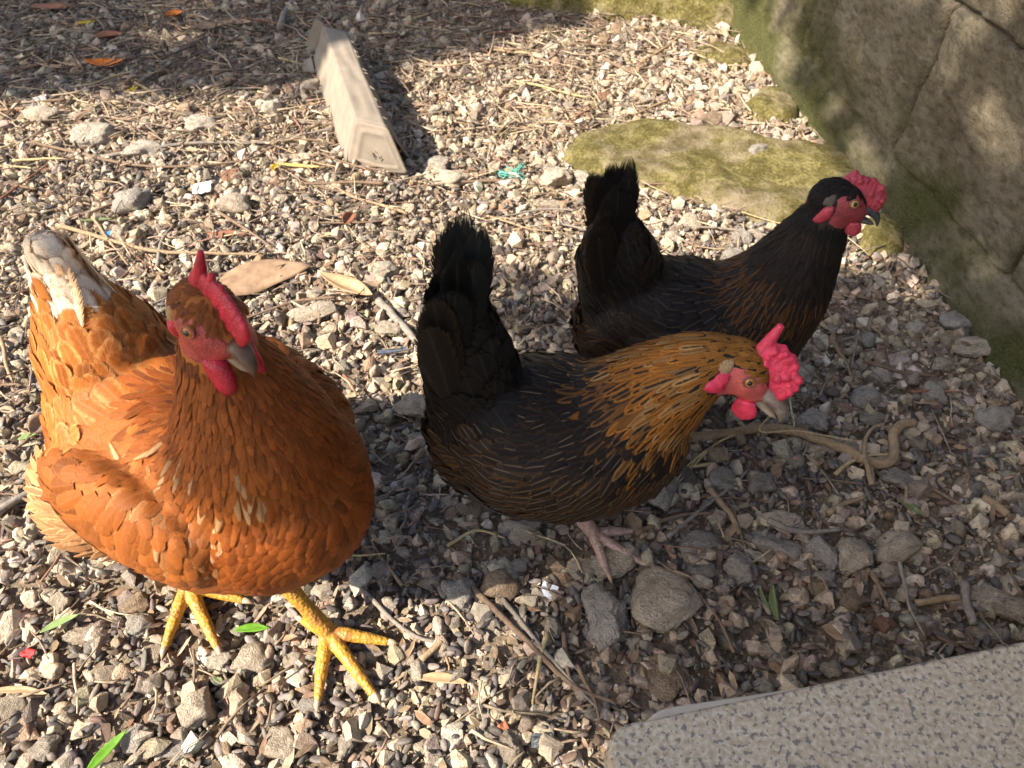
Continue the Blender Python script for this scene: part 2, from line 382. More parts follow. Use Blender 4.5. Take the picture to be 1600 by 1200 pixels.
course = [(0.085, 0.352, [-1.2, -0.75, -0.3, 0.12, 0.47, 0.885, 1.252, 1.60, 1.69, 2.12, 2.55, 3.0, 3.4, 3.8]),
          (0.352, 0.64, [-1.2, -0.6, -0.15, 0.25, 0.63, 1.03, 1.44, 1.88, 2.30, 2.75, 3.2, 3.8]),
          (0.64, 0.93, [-1.2, -0.7, -0.3, 0.1, 0.5, 0.9, 1.25, 1.65, 2.1, 2.5, 2.95, 3.4, 3.8])]
sd = 1
for z0, z1, js in course:
    for a, b in zip(js[:-1], js[1:]):
        wall_part('stone_block', block_mesh(a+g, b-g, z0+g*0.8, z1-g*0.8, 0.24, sd), M_WALL); sd += 1
# mortar core set back behind the joints
V = []; F = []
for y in np.linspace(-1.2, 3.8, 30):
    x = wall_x(y); V += [(x+0.018, y, 0.0), (x+0.018, y, 0.925), (x+0.22, y, 0.925), (x+0.22, y, 0.0)]
for i in range(29):
    for k in range(4): F.append((i*4+k, i*4+(k+1) % 4, i*4+4+(k+1) % 4, i*4+4+k))
F.append((0, 1, 2, 3)); F.append((116, 119, 118, 117))
wall_part('mortar', mesh_np('mortar', V, F, False), simple_mat('mortar', (0.075, 0.060, 0.045), 0.95, 0.3, 60, 0.004, coord='Object'))
# sloping mossy foot of the wall
V = []; F = []; ys_ = np.arange(-1.2, 3.8, 0.012); M_ = 14
for y in ys_:
    for k in range(M_):
        s = k/(M_-1)
        xb = wall_x(y) - 0.034 - 0.015*max(0, y-1.4); xt = wall_x(y) + 0.012
        x = xb + (xt-xb)*s**1.25; z = -0.02 + (0.115+0.02*max(0, y-1.4))*(s**0.8)
        a = math.sin(math.pi*min(1, s*1.0))
        d = 0.012*noise.noise((y*6, s*2.0, 5)) + 0.009*noise.noise((y*19, s*5, 9)) + 0.007*noise.noise((y*55, s*12, 2))
        V.append((x - d*(0.35+0.65*a), y, z + d*0.6*a))
for i in range(len(ys_)-1):
    for k in range(M_-1):
        q = i*M_+k; F.append((q, q+1, q+M_+1, q+M_))
wall_part('mossy_footing', mesh_np('mossy_footing', V, np.array(F)), M_WALL)['label'] = 'lumpy mossy footing along the base of the wall'

# ------------------------------------------------------------------ mossy rocks lying in the gravel
def mossy_rock(name, outline, height, seed, mat, label, edge=0.25, tilt=(0, 0), cat='rock'):
    """flat rock: outline = ground points, domed top with a broken rim"""
    P = [Vector((p.x, p.y, 0)) for p in outline]; c = sum(P, Vector())/len(P)
    ring = smooth_poly(P + [P[0]], 8)[:-1]; nr = len(ring); nk = 22
    V = [(0, 0, height)]; F = []
    for k in range(1, nk+1):
        s = k/nk
        for p in ring:
            q = (p-c)*(s + (0.05*noise.noise((p.x*14, p.y*14, seed)) if k > nk*0.7 else 0))
            e = min(1, (1-s)/edge); prof = math.sqrt(max(0, 1-(1-e)**2))
            z = -0.02 + (height+0.02)*prof + tilt[0]*q.x + tilt[1]*q.y
            w = q + c
            z += (0.016*noise.noise((w.x*7, w.y*7, seed)) + 0.006*noise.noise((w.x*24, w.y*24, seed+4)) + 0.0025*noise.noise((w.x*70, w.y*70, seed)))*(0.3+0.7*prof)
            V.append((q.x, q.y, z))
    for i in range(nr): F.append((0, 1+i, 1+(i+1) % nr))
    for k in range(nk-1):
        for i in range(nr):
            a = 1+k*nr; F.append((a+i, a+nr+i, a+nr+(i+1) % nr, a+(i+1) % nr))
    o = link(name, mesh_np(name, V, F), mat); o.location = c
    return tag(o, label, cat)
MR = [at(866, 238), at(900, 208), at(985, 190), at(1060, 197), at(1130, 205), at(1210, 222), at(1330, 232), at(1375, 268), at(1370, 320), at(1310, 352), at(1230, 372), at(1170, 352), at(1090, 326), at(1010, 300), at(935, 285), at(885, 265)]
mossy_rock('mossy_rock', MR, 0.026, 3, moss_material('flat_moss_rock', 0.57), 'broad flat mossy rock sunk in the gravel behind the black hens', 0.34)  # moss covers a little less of this rock than of the others
mossy_rock('mossy_rock', [at(1155, 172), at(1185, 142), at(1230, 150), at(1252, 172), at(1245, 196), at(1195, 196)], 0.03, 8, M_MOSS, 'small mossy rock between the flat rock and the wall', 0.5)
mossy_rock('mossy_rock', [at(1335, 395), at(1345, 350), at(1395, 335), at(1418, 378), at(1398, 412)], 0.022, 12, M_MOSS, 'low dark mossy lump at the foot of the wall', 0.6)
mossy_rock('mossy_rock', [at(770, 12), at(830, -30), at(960, -55), at(1120, -50), at(1200, 10), at(1178, 48), at(1110, 52), at(1040, 38), at(960, 34), at(880, 26), at(815, 22)], 0.085, 17, M_MOSS, 'tall lumpy mossy boulder at the far end of the wall', 0.55)
mossy_rock('mossy_rock', [at(1060, 90), at(1110, 70), at(1170, 78), at(1190, 100), at(1150, 108), at(1090, 102)], 0.020, 21, M_MOSS, 'low dark mossy rock in front of the tall boulder', 0.6)

# ------------------------------------------------------------------ granite slab lying on a white slab at the lower right
def slab(name, corners, ztop, thick, rr, mat, label, bev=0.006):
    """rounded corner plate from plan corners (x, y)"""
    P = [Vector((x, y, 0)) for x, y in corners]; n_ = len(P); out = []
    for i in range(n_):
        a, b, c = P[i-1], P[i], P[(i+1) % n_]
        u = (a-b).normalized(); w = (c-b).normalized()
        for k in range(7):
            t = k/6; out.append((b+u*rr)*(1-t)**2 + b*2*t*(1-t) + (b+w*rr)*t*t)
    c = sum(P, Vector())/n_; m_ = len(out); V = []; F = []
    prof = [(0, -thick), (0, -bev), (bev*0.3, -bev*0.3), (bev, 0)]
    for d, z in prof:
        for p in out:
            q = p-c; ln = q.length
            V.append((q.x*(1-d/ln), q.y*(1-d/ln), ztop+z))
    for j in range(3):
        for i in range(m_): F.append((j*m_+i, j*m_+(i+1) % m_, (j+1)*m_+(i+1) % m_, (j+1)*m_+i))
    F.append(tuple(range(3*m_, 4*m_))); F.append(tuple(range(m_))[::-1])
    me = mesh_np(name, V, F, False)
    o = link(name, me, mat); o.location = (c.x, c.y, 0)
    return tag(o, label, 'slab')
ZS = 0.20
A_ = at(944, 1136, ZS); B_ = at(1640, 992, ZS)
e1 = (B_-A_).normalized(); e2 = Vector((e1.y, -e1.x, 0))
e2 = (e2*0.97 + e1*(-0.12)).normalized()
cor = [A_, A_+e1*0.62, A_+e1*0.62+e2*0.32, A_+e2*0.32]
slab('granite_slab', [(p.x, p.y) for p in cor], ZS, 0.035, 0.022, granite_material(), 'speckled grey beige granite slab with a rounded corner')
W_ = [A_+e1*0.035-e2*0.0175, A_+e1*0.60+e2*0.012, A_+e1*0.60+e2*0.31, A_+e1*0.01+e2*0.31]
slab('white_slab', [(p.x, p.y) for p in W_], ZS-0.0352, 0.022, 0.03, simple_mat('white_marble', (0.66, 0.58, 0.46), 0.5, 0.08, 30, 0.0003), 'off white slab just showing under the granite slab', 0.003)
K_ = [A_+e1*0.10+e2*0.05, A_+e1*0.52+e2*0.05, A_+e1*0.52+e2*0.27, A_+e1*0.10+e2*0.27]
o = slab('concrete_block', [(p.x, p.y) for p in K_], ZS-0.0574, ZS-0.0574+0.01, 0.01, simple_mat('concrete', (0.30, 0.28, 0.25), 0.9, 0.2, 40, 0.002), 'plain concrete block carrying the two slabs'); o['category'] = 'block'

# ------------------------------------------------------------------ the cardboard egg carton
M_CARD = simple_mat('moulded_cardboard', (0.245, 0.205, 0.16), 0.9, 0.14, 26, 0.0015, 0.15, coord='Object')
CZ = 0.090
n_bl, n_br = at(541, 262, 0.0), at(640, 255, 0.0)
n_tl, n_tr = at(556, 196, CZ), at(606, 207, CZ)
f_tl, f_tr = at(505, 46, CZ), at(543, 56, CZ)
f_bl, f_br = at(488, 108, 0.0), at(566, 100, 0.0)
cc = (n_bl+f_br)/2; carton = empty('egg_carton', (cc.x, cc.y, 0.010))
tag(carton, 'grey cardboard egg carton lid lying on the gravel', 'egg carton')
def cpart(name, V, F, mat=M_CARD, th=0.0022, parent=None, bev=False, sm=False):
    V = [Vector(v)-cc for v in V]
    o = link(name, mesh_np(name, V, F, sm), mat, parent or carton)
    if th:
        s_ = o.modifiers.new('thickness', 'SOLIDIFY'); s_.thickness = th; s_.offset = -1
    return o
def quad_grid(a, b, c, d, nu, nv, wob=0.002, seed=0):
    V = []; F = []
    for j in range(nv+1):
        for i in range(nu+1):
            u = i/nu; w = j/nv
            p = (a*(1-u)+b*u)*(1-w)+(d*(1-u)+c*u)*w
            nrm = (b-a).cross(d-a).normalized()
            k = math.sin(math.pi*u)*math.sin(math.pi*w)
            V.append(p + nrm*wob*noise.noise((u*4+seed, w*6, seed))*(0.4+k))
    for j in range(nv):
        for i in range(nu):
            q = j*(nu+1)+i; F.append((q, q+1, q+nu+2, q+nu+1))
    return V, F
V, F = quad_grid(n_bl, n_tl, f_tl, f_bl, 10, 30, 0.004, 1); cpart('side_panel', V, F, sm=True)
V, F = quad_grid(n_tl, n_tr, f_tr, f_tl, 8, 30, 0.003, 2); cpart('top_panel', V, F, sm=True)
V, F = quad_grid(n_tr, n_br, f_br, f_tr, 8, 30, 0.003, 3); cpart('side_panel', V, F, sm=True)
# near end: flared sloping panel with a rounded outline and a raised inner border
lip_bl, lip_b, lip_br = at(532, 268, 0.004), at(582, 288, -0.002), at(650, 268, 0.004)
lip_br2 = at(649, 259, 0.012)
endp = [n_tl + Vector((0.002, -0.004, 0.004)), n_tr + Vector((0.003, -0.004, 0.003)), lip_br2, lip_br, lip_b, lip_bl]
def round_poly(P, r, n=5):
    out = []
    for i in range(len(P)):
        a, b, c = P[i-1], P[i], P[(i+1) % len(P)]
        u = b+(a-b).normalized()*min(r, (a-b).length*.45); w = b+(c-b).normalized()*min(r, (c-b).length*.45)
        for k in range(n): t = k/(n-1); out.append(u*(1-t)**2+b*2*t*(1-t)+w*t*t)
    return out
_pn = (endp[1]-endp[0]).cross((endp[5]+endp[3])/2-endp[0]).normalized()
endp = [q_-_pn*(q_-endp[0]).dot(_pn) for q_ in endp]
ep = round_poly(endp, 0.010); ec = sum(ep, Vector())/len(ep)
nrm_e = (n_tr-n_tl).cross(lip_b-n_tl).normalized()
if nrm_e.y > 0: nrm_e = -nrm_e
V = [ec + nrm_e*0.001]; F = []; nr = len(ep)
for s, h in ((0.25, .001), (0.5, .001), (0.66, .001), (0.70, .0035), (0.74, .001), (0.9, .0005), (1.0, 0)):
    for p in ep: V.append(ec+(p-ec)*s+nrm_e*h)
for i in range(nr): F.append((0, 1+i, 1+(i+1) % nr))
for k in range(6):
    for i in range(nr): a = 1+k*nr; F.append((a+i, a+nr+i, a+nr+(i+1) % nr, a+(i+1) % nr))
end_panel = cpart('end_panel', V, F, th=0.003, sm=True)
# embossed lettering, faint, running up the end panel
xax = (lip_br-lip_bl).normalized(); yax = nrm_e.cross(xax).normalized()
if yax.z < 0: yax = -yax
def emboss(txt, cu, cv, size, ang):
    cu_ = bpy.data.curves.new('lettering', 'FONT'); cu_.body = txt; cu_.size = size; cu_.extrude = 0.0007; cu_.align_x = 'CENTER'; cu_.align_y = 'CENTER'
    tmp = bpy.data.objects.new('tmp', cu_); me = bpy.data.meshes.new_from_object(tmp); bpy.data.objects.remove(tmp)
    o = link('embossed_lettering', me, M_CARD, end_panel)
    q = Matrix.Rotation(ang, 3, nrm_e); X = q @ xax; Y = q @ yax
    p = ec - cc + xax*cu + yax*cv + nrm_e*0.0030
    o.matrix_local = Matrix(((X.x, Y.x, nrm_e.x, p.x), (X.y, Y.y, nrm_e.y, p.y), (X.z, Y.z, nrm_e.z, p.z), (0, 0, 0, 1)))
emboss('SZA', 0.010, 0.012, 0.014, rad(-75)); emboss('PAP 21', -0.006, 0.002, 0.011, rad(-75)); emboss('05', -0.020, 0.000, 0.011, rad(-75))
# torn fringe along the right ridge and the open flaps of the far end
for k in range(9):
    s = 0.06+0.88*(k+0.7*random.random())/9; w_ = random.uniform(0.006, 0.022); p = n_tr*(1-s)+f_tr*s; q = n_tr*(1-s-w_)+f_tr*(s+w_)
    out = Vector((random.uniform(0.003, 0.009), -0.010*random.random(), -0.004*random.random()))
    cpart('torn_edge', [p, q, q+out*0.4+(p-q)*0.2, p+out], [(0, 1, 2, 3)], th=0.0012)
cpart('end_flap', [f_tl+Vector((0.004, 0.004, 0.0)), f_tl+Vector((-0.016, 0.01, 0.012)), f_bl+Vector((-0.016, 0.03, 0.035)), f_bl+Vector((0.01, 0.02, 0.03))], [(0, 1, 2, 3)], th=0.002)
cpart('side_flap', [f_bl*0.85+n_bl*0.15+Vector((0.0, 0, 0.012)), f_bl+Vector((0.004, -0.004, 0.022)), f_bl+Vector((-0.022, -0.004, 0.006)), f_bl*0.92+n_bl*0.08+Vector((-0.026, 0, 0.002))], [(0, 1, 2, 3)], th=0.002)
# ------------------------------------------------------------------ gravel: tens of thousands of pebbles nobody could count
def ico(sub):
    bm = bmesh.new(); bmesh.ops.create_icosphere(bm, subdivisions=sub, radius=1.0)
    V = np.array([v.co[:] for v in bm.verts]); F = np.array([[v.index for v in f.verts] for f in bm.faces]); bm.free(); return V, F
ICO = {k: ico(k) for k in (1, 2, 3, 4)}
def stone_shape(sub, rng, cuts=8, rough=0.0, seed=0.0):
    V, F = ICO[sub]; V = V.copy()
    for _ in range(cuts):
        nn = rng.normal(size=3); nn /= np.linalg.norm(nn); d = rng.uniform(0.52, 0.86)
        V -= np.outer(np.maximum(0, V@nn-d), nn)
    if rough:
        for i in range(len(V)):
            v = Vector(V[i]); k = 1 + rough*(noise.noise(v*1.6+Vector((seed, 0, 0)))*1.3 + noise.noise(v*4.2+Vector((0, seed, 0)))*0.8 + noise.noise(v*9+Vector((0, 0, seed)))*0.55)
            V[i] = v*k
    return V - V.mean(0), F
def hull_shape(nv, rng):
    # angular crushed stone: hull of a few points
    bm = bmesh.new()
    for i in range(nv):
        v = rng.normal(size=3); v /= np.linalg.norm(v); bm.verts.new(tuple(v*rng.uniform(0.8, 1.15)))
    r = bmesh.ops.convex_hull(bm, input=bm.verts)
    bmesh.ops.delete(bm, geom=[v for v in bm.verts if not v.link_faces], context='VERTS'); bmesh.ops.triangulate(bm, faces=bm.faces)
    bm.verts.index_update(); V = np.array([v.co[:] for v in bm.verts]); F = np.array([[v.index for v in f.verts] for f in bm.faces]); bm.free()
    return V-V.mean(0), F
def rand_rot(n, rng, flat=None):
    """n random rotation matrices; flat = keep z axis near up with this spread"""
    if flat is None:
        q = rng.normal(size=(n, 4))
    else:
        az = rng.uniform(0, 2*np.pi, n); q = np.stack([np.cos(az/2), rng.normal(0, flat, n), rng.normal(0, flat, n), np.sin(az/2)], 1)
    q /= np.linalg.norm(q, axis=1)[:, None]; w, x, y, z = q.T
    return np.stack([np.stack([1-2*(y*y+z*z), 2*(x*y-z*w), 2*(x*z+y*w)], -1), np.stack([2*(x*y+z*w), 1-2*(x*x+z*z), 2*(y*z-x*w)], -1), np.stack([2*(x*z-y*w), 2*(y*z+x*w), 1-2*(x*x+y*y)], -1)], 1)
GHX, GHY = np.linspace(-2.4, 1.8, 211), np.linspace(-0.6, 3.2, 191)
GHT = np.array([[gh(x, y) for x in GHX] for y in GHY])
def ghv(x, y):
    i = np.clip((x-GHX[0])/(GHX[1]-GHX[0]), 0, len(GHX)-1.001); j = np.clip((y-GHY[0])/(GHY[1]-GHY[0]), 0, len(GHY)-1.001)
    a = i.astype(int); b = j.astype(int); u = i-a; w = j-b
    return GHT[b, a]*(1-u)*(1-w)+GHT[b, a+1]*u*(1-w)+GHT[b+1, a]*(1-u)*w+GHT[b+1, a+1]*u*w
def in_poly(x, y, P):
    ins = np.zeros(len(x), bool); n = len(P)
    for i in range(n):
        x0, y0 = P[i].x, P[i].y; x1, y1 = P[i-1].x, P[i-1].y
        c = ((y0 > y) != (y1 > y)) & (x < (x1-x0)*(y-y0)/(y1-y0+1e-12)+x0); ins ^= c
    return ins
MRs = [p + (Vector((0.38, 1.32, 0))-p)*0.06 for p in MR]
def scatter(n, rng, y0=0.06, y1=2.75, margin=0.16, power=1.0):
    out = np.zeros((0, 2))
    while len(out) < n:
        y = y0+(y1-y0)*rng.random(n*2)**power; x = rng.uniform(-1.95, 1.0, n*2)
        ok = (x > -(0.44+0.47*y+margin)) & (x < np.minimum(0.44+0.47*y+margin, 0.722-0.118*(y-0.9)-0.015*np.maximum(0, y-1.4)))
        ok &= ~in_poly(x, y, MRs)
        out = np.concatenate([out, np.stack([x, y], 1)[ok]])
    return out[:n]
def pile(name, shapes, xy, scl, rot, cols, zlift, mat, smooth, label, cat):
    n = len(xy); idx = RNG.integers(0, len(shapes), n); VV = []; FF = []; CC = []; off = 0
    for si, (S, F) in enumerate(shapes):
        m = np.where(idx == si)[0]
        if not len(m): continue
        P = np.einsum('nij,nkj->nki', rot[m], S[None]*scl[m][:, None, :])
        P[:, :, :2] += xy[m][:, None, :]; P[:, :, 2] += (ghv(xy[m, 0], xy[m, 1])+zlift[m])[:, None]
        k = len(S); VV.append(P.reshape(-1, 3)); FF.append((F[None]+(off+np.arange(len(m))*k)[:, None, None]).reshape(-1, 3)); off += k*len(m)
        CC.append(np.repeat(np.concatenate([cols[m], np.ones((len(m), 1))], 1), k, 0))
    me = mesh_np(name, np.concatenate(VV), np.concatenate(FF), smooth)
    color_attr(me, 'Col', np.concatenate(CC))
    o = link(name, me, mat); tag(o, label, cat, kind='stuff'); return o
def palette(n, cols, w, jit=0.16):
    c = np.array(cols)[RNG.choice(len(cols), n, p=np.array(w)/sum(w))]
    return np.clip(c*(1+RNG.normal(0, jit, (n, 1)))*(1+RNG.normal(0, 0.03, (n, 3))), 0.01, 0.8)
RUB = [(0.56, 0.45, 0.325), (0.46, 0.37, 0.265), (0.37, 0.31, 0.245), (0.31, 0.22, 0.145), (0.64, 0.55, 0.43), (0.22, 0.18, 0.145)]
RUBW = [4, 4, 3.4, 1.3, 1.4, 1.3]
# medium rubble, finer towards the camera's far side where it can no longer be told apart
n = 17000; xy = scatter(n, RNG, y1=1.75)
sz = np.exp(RNG.normal(math.log(0.0072), 0.42, n)); sz = np.clip(sz, 0.003, 0.017)
scl = sz[:, None]*RNG.uniform([0.85, 0.65, 0.5], [1.35, 1.05, 0.9], (n, 3))
pile('gravel', [hull_shape(17, RNG) for _ in range(30)], xy, scl, rand_rot(n, RNG), palette(n, RUB, RUBW), sz*RNG.uniform(-0.1, 0.75, n), M_GRAVEL, False, 'pale crushed stone gravel covering the yard', 'gravel')
n = 12000; xy = scatter(n, RNG, y0=1.5)
sz = np.clip(np.exp(RNG.normal(math.log(0.0085), 0.45, n)), 0.004, 0.022); scl = sz[:, None]*RNG.uniform([0.85, 0.65, 0.5], [1.35, 1.05, 0.9], (n, 3))
dark = np.where((xy[:, 0] < 0.0) & (xy[:, 1] > 1.62), 0.72, 1.0)
pile('gravel', [hull_shape(15, RNG) for _ in range(24)], xy, scl, rand_rot(n, RNG), palette(n, RUB, [3, 4, 4, 3, .6, 2.4]), sz*RNG.uniform(-0.3, 0.6, n), M_GRAVEL, False, 'coarser far gravel mixed with earth beyond the egg carton', 'gravel')
n = 1500; xy = scatter(n, RNG, y1=2.0)
sz = RNG.uniform(0.0085, 0.0150, n); scl = sz[:, None]*RNG.uniform([0.9, 0.65, 0.5], [1.3, 1.0, 0.85], (n, 3))
pile('rubble', [stone_shape(3, RNG, 9, 0.13, 3.0*k) for k in range(16)], xy, scl, rand_rot(n, RNG, 0.5), palette(n, RUB, [4, 4, 3, 1.5, 2, 0.8]), sz*RNG.uniform(0.0, 0.5, n)+0.002, M_GRAVEL, True, 'rough rubble bits bedded among the gravel', 'rubble')
# the same gravel going on around the spot, coarser
n = 90000; x_ = RNG.uniform(-2.3, 1.0, n); y_ = RNG.uniform(-0.58, 3.15, n)
inn = (np.abs(x_) < 0.44+0.47*y_+0.14) & (y_ > 0.07) & (y_ < 2.72)
ok_ = ~inn & (x_ < 0.722-0.118*(y_-0.9)-0.015*np.maximum(0, y_-1.4))
xy = np.stack([x_, y_], 1)[ok_][:26000]; n = len(xy)
sz = np.clip(np.exp(RNG.normal(math.log(0.0092), 0.4, n)), 0.004, 0.020); scl = sz[:, None]*RNG.uniform([0.85, 0.65, 0.5], [1.35, 1.05, 0.9], (n, 3))
pile('gravel', [hull_shape(10, RNG) for _ in range(20)], xy, scl, rand_rot(n, RNG), palette(n, RUB, RUBW), sz*RNG.uniform(-0.2, 0.6, n), M_GRAVEL, False, 'gravel of the yard going on around the hens', 'gravel')
# grit
n = 46000; xy = scatter(n, RNG, y1=2.4, power=1.15)
sz = np.clip(np.exp(RNG.normal(math.log(0.0030), 0.35, n)), 0.0015, 0.006); scl = sz[:, None]*RNG.uniform([0.8, 0.7, 0.5], [1.5, 1.1, 0.9], (n, 3))
pile('grit', [hull_shape(8, RNG) for _ in range(16)], xy, scl, rand_rot(n, RNG), palette(n, RUB, [2, 3, 3, 3, 1, 3]), sz*RNG.uniform(0, 1.2, n)+0.001, M_GRAVEL, False, 'fine grit and crumbs between the stones', 'grit')
# dark flat oval chips
n = 10500; xy = scatter(n, RNG, y1=1.4, power=1.35)
keep = np.array([0.35 + 0.9*noise.noise((a*3.1, b*3.1, 1.0)) + (0.30 if b < 0.42 else 0) + (0.18 if a > 0.3 else 0) for a, b in xy]) > RNG.random(n)*0.62
xy = xy[keep]; n = len(xy)
sz = np.clip(RNG.normal(0.0078, 0.0016, n), 0.004, 0.012); scl = sz[:, None]*RNG.uniform([0.85, 0.36, 0.20], [1.2, 0.56, 0.34], (n, 3))
pile('dark_chips', [stone_shape(2, RNG, 1) for _ in range(6)], xy, scl, rand_rot(n, RNG, 0.26), palette(n, [(0.115, 0.10, 0.09), (0.17, 0.145, 0.125), (0.24, 0.20, 0.16), (0.15, 0.10, 0.07)], [4, 4, 2.5, 2], 0.2), RNG.uniform(0.005, 0.0135, n), M_SEED, True, 'dark flat oval chips and pits mixed into the gravel', 'chips')

# ------------------------------------------------------------------ litter: countless bits of twig, bark and straw
def twig_geo(p, ang, L, r, bend, rng, segs=4, sides=4, z0=0.006, zj=0.006):
    pts = []; a = ang; q = Vector((p[0], p[1], 0)); z = z0+rng.random()*zj; dz = rng.normal(0, 0.10)
    for i in range(segs+1):
        pts.append(Vector((q.x, q.y, z))); st = L/segs
        q = q+Vector((math.cos(a), math.sin(a), 0))*st; a += rng.normal(0, bend); z = max(0.004, z+dz*st)
    pts = [v+Vector((0, 0, gh(v.x, v.y))) for v in pts]
    return tube(pts, [r*(1-0.5*i/segs) for i in range(segs+1)], sides)
def litter(name, n, Lr, rr, cols, w, y0, y1, label, cat, power=1.0, dens=None, z0=0.008, zj=0.013):
    xy = scatter(n, RNG, y0, y1, power=power); VV = []; FF = []; CC = []
    pal = palette(n, cols, w, 0.2)
    for i in range(n):
        if dens and RNG.random() > dens(*xy[i]): continue
        v, f = twig_geo(xy[i], RNG.uniform(0, 6.283), RNG.uniform(*Lr), RNG.uniform(*rr), 0.22, RNG, 3, 4, z0, zj)
        o = len(VV); VV += v; FF += [tuple(k+o for k in q) for q in f]; CC += [(*pal[i], 1)]*len(v)
    me = mesh_np(name, [tuple(v) for v in VV], FF, True); color_attr(me, 'Col', CC)
    return tag(link(name, me, M_LITTER), label, cat, kind='stuff')
TW = [(0.27, 0.20, 0.14), (0.40, 0.31, 0.21), (0.18, 0.135, 0.10), (0.50, 0.39, 0.26), (0.30, 0.17, 0.11)]
litter('twig_litter', 5200, (0.018, 0.07), (0.0008, 0.0021), TW, [4, 3, 3, 1.6, 1], 0.1, 2.7, 'short broken twigs and straw strewn over the gravel', 'litter', dens=lambda x, y: 0.45+0.55*(y > 0.9)-0.25*(x > 0.3 and y < 0.8))
litter('twig_litter', 4600, (0.03, 0.11), (0.0010, 0.0030), TW, [4, 3, 3, 1.2, .6], 1.45, 2.75, 'dense dry twigs and needles under the shade behind the carton', 'litter', dens=lambda x, y: 1.0 if x < 0.2 else 0.35)
# flakes of bark and torn dry leaf
n = 6500; xy = scatter(n, RNG, y1=2.7); VV = np.zeros((n, 6, 3)); 
t = np.array([[-1, 0, 0], [-.35, .5, .12], [.5, .42, .05], [1, 0, 0], [.4, -.45, .1], [-.5, -.4, .0]])
R_ = rand_rot(n, RNG, 0.16); sz = RNG.uniform(0.004, 0.012, n); S_ = sz[:, None]*RNG.uniform([.8, .4, .6], [1.4, 1.0, 1.4], (n, 3))
P = np.einsum('nij,nkj->nki', R_, t[None]*S_[:, None, :]); P[:, :, :2] += xy[:, None, :]; P[:, :, 2] += (ghv(xy[:, 0], xy[:, 1])+RNG.uniform(.006, .017, n))[:, None]
me = mesh_np('leaf_flakes', P.reshape(-1, 3), (np.array([[0, 1, 2, 3, 4, 5]])[None]+(np.arange(n)*6)[:, None, None]).reshape(-1, 6), False)
color_attr(me, 'Col', np.repeat(np.concatenate([palette(n, [(0.24, 0.16, 0.10), (0.36, 0.27, 0.18), (0.16, 0.11, 0.08), (0.40, 0.24, 0.15)], [4, 3.5, 3, .4]), np.ones((n, 1))], 1), 6, 0))
tag(link('leaf_flakes', me, M_LITTER), 'small flakes of bark and dry leaf on the gravel', 'flakes', kind='stuff')

# ------------------------------------------------------------------ single stones
srng = np.random.default_rng(5)
STONES = []
for k in range(26):
    V, F = stone_shape(4 if k < 14 else 3, srng, 9 if k % 3 else 5, 0.16 if k % 3 else 0.24, k*7.3)
    V = V/np.abs(V).max(0)                                     # unit half extents
    me = mesh_np('stone', V, F, True); me.materials.append(M_STONE); STONES.append(me)
CLS = {'beige': ((0.54, 0.45, 0.34), 'pale beige rough rubble stone'), 'white': ((0.56, 0.49, 0.39), 'whitish chalky rubble stone'),
       'grey': ((0.42, 0.375, 0.32), 'grey pitted rubble stone'), 'brown': ((0.36, 0.265, 0.18), 'brown earthy stone'), 'dark': ((0.22, 0.19, 0.165), 'dark grey stone'), 'red': ((0.36, 0.20, 0.13), 'reddish brick coloured stone')}
placed = []
def stone(p, w, d, h, cls, label=None, rz=0.0, sink=0.16, mesh=None, group=None, tilt=0.2):
    o = bpy.data.objects.new('stone', STONES[srng.integers(0, len(STONES))] if mesh is None else STONES[mesh]); C.objects.link(o)
    o.scale = (w/2, d/2, h/2); o.rotation_euler = (srng.normal(0, tilt*.5), srng.normal(0, tilt*.5), rz)
    o.location = (p[0], p[1], gh(p[0], p[1]) + h/2*(1-sink*2)+0.002)
    c = CLS[cls][0]; k = 1+srng.normal(0, 0.09); o.color = (c[0]*k, c[1]*k, c[2]*k, 1)
    placed.append((p[0], p[1], max(w, d)/2))
    return tag(o, label or (CLS[cls][1] + ' lying loose on the gravel'), 'stone', group)
def big(u, v, wpx, hpx, cls, label, rz=0.0, ratio=0.55, **kw):
    """stone seen at pixel (u, v), wpx wide and hpx tall in the photograph"""
    p = at(u, v, 0.006); dep = p.y*math.cos(PITCH)+(CAM_H)*math.sin(PITCH); s = dep/FPX
    w = wpx*s; el = math.atan2(CAM_H, p.y)
    # visible height = depth*sin(el)+height*cos(el)
    d = hpx*s/(math.sin(el)+ratio*0.7*math.cos(el)); h = d*ratio
    return stone((p.x, p.y), w*1.16, d*1.16, h*1.15, cls, label, rz, **kw)
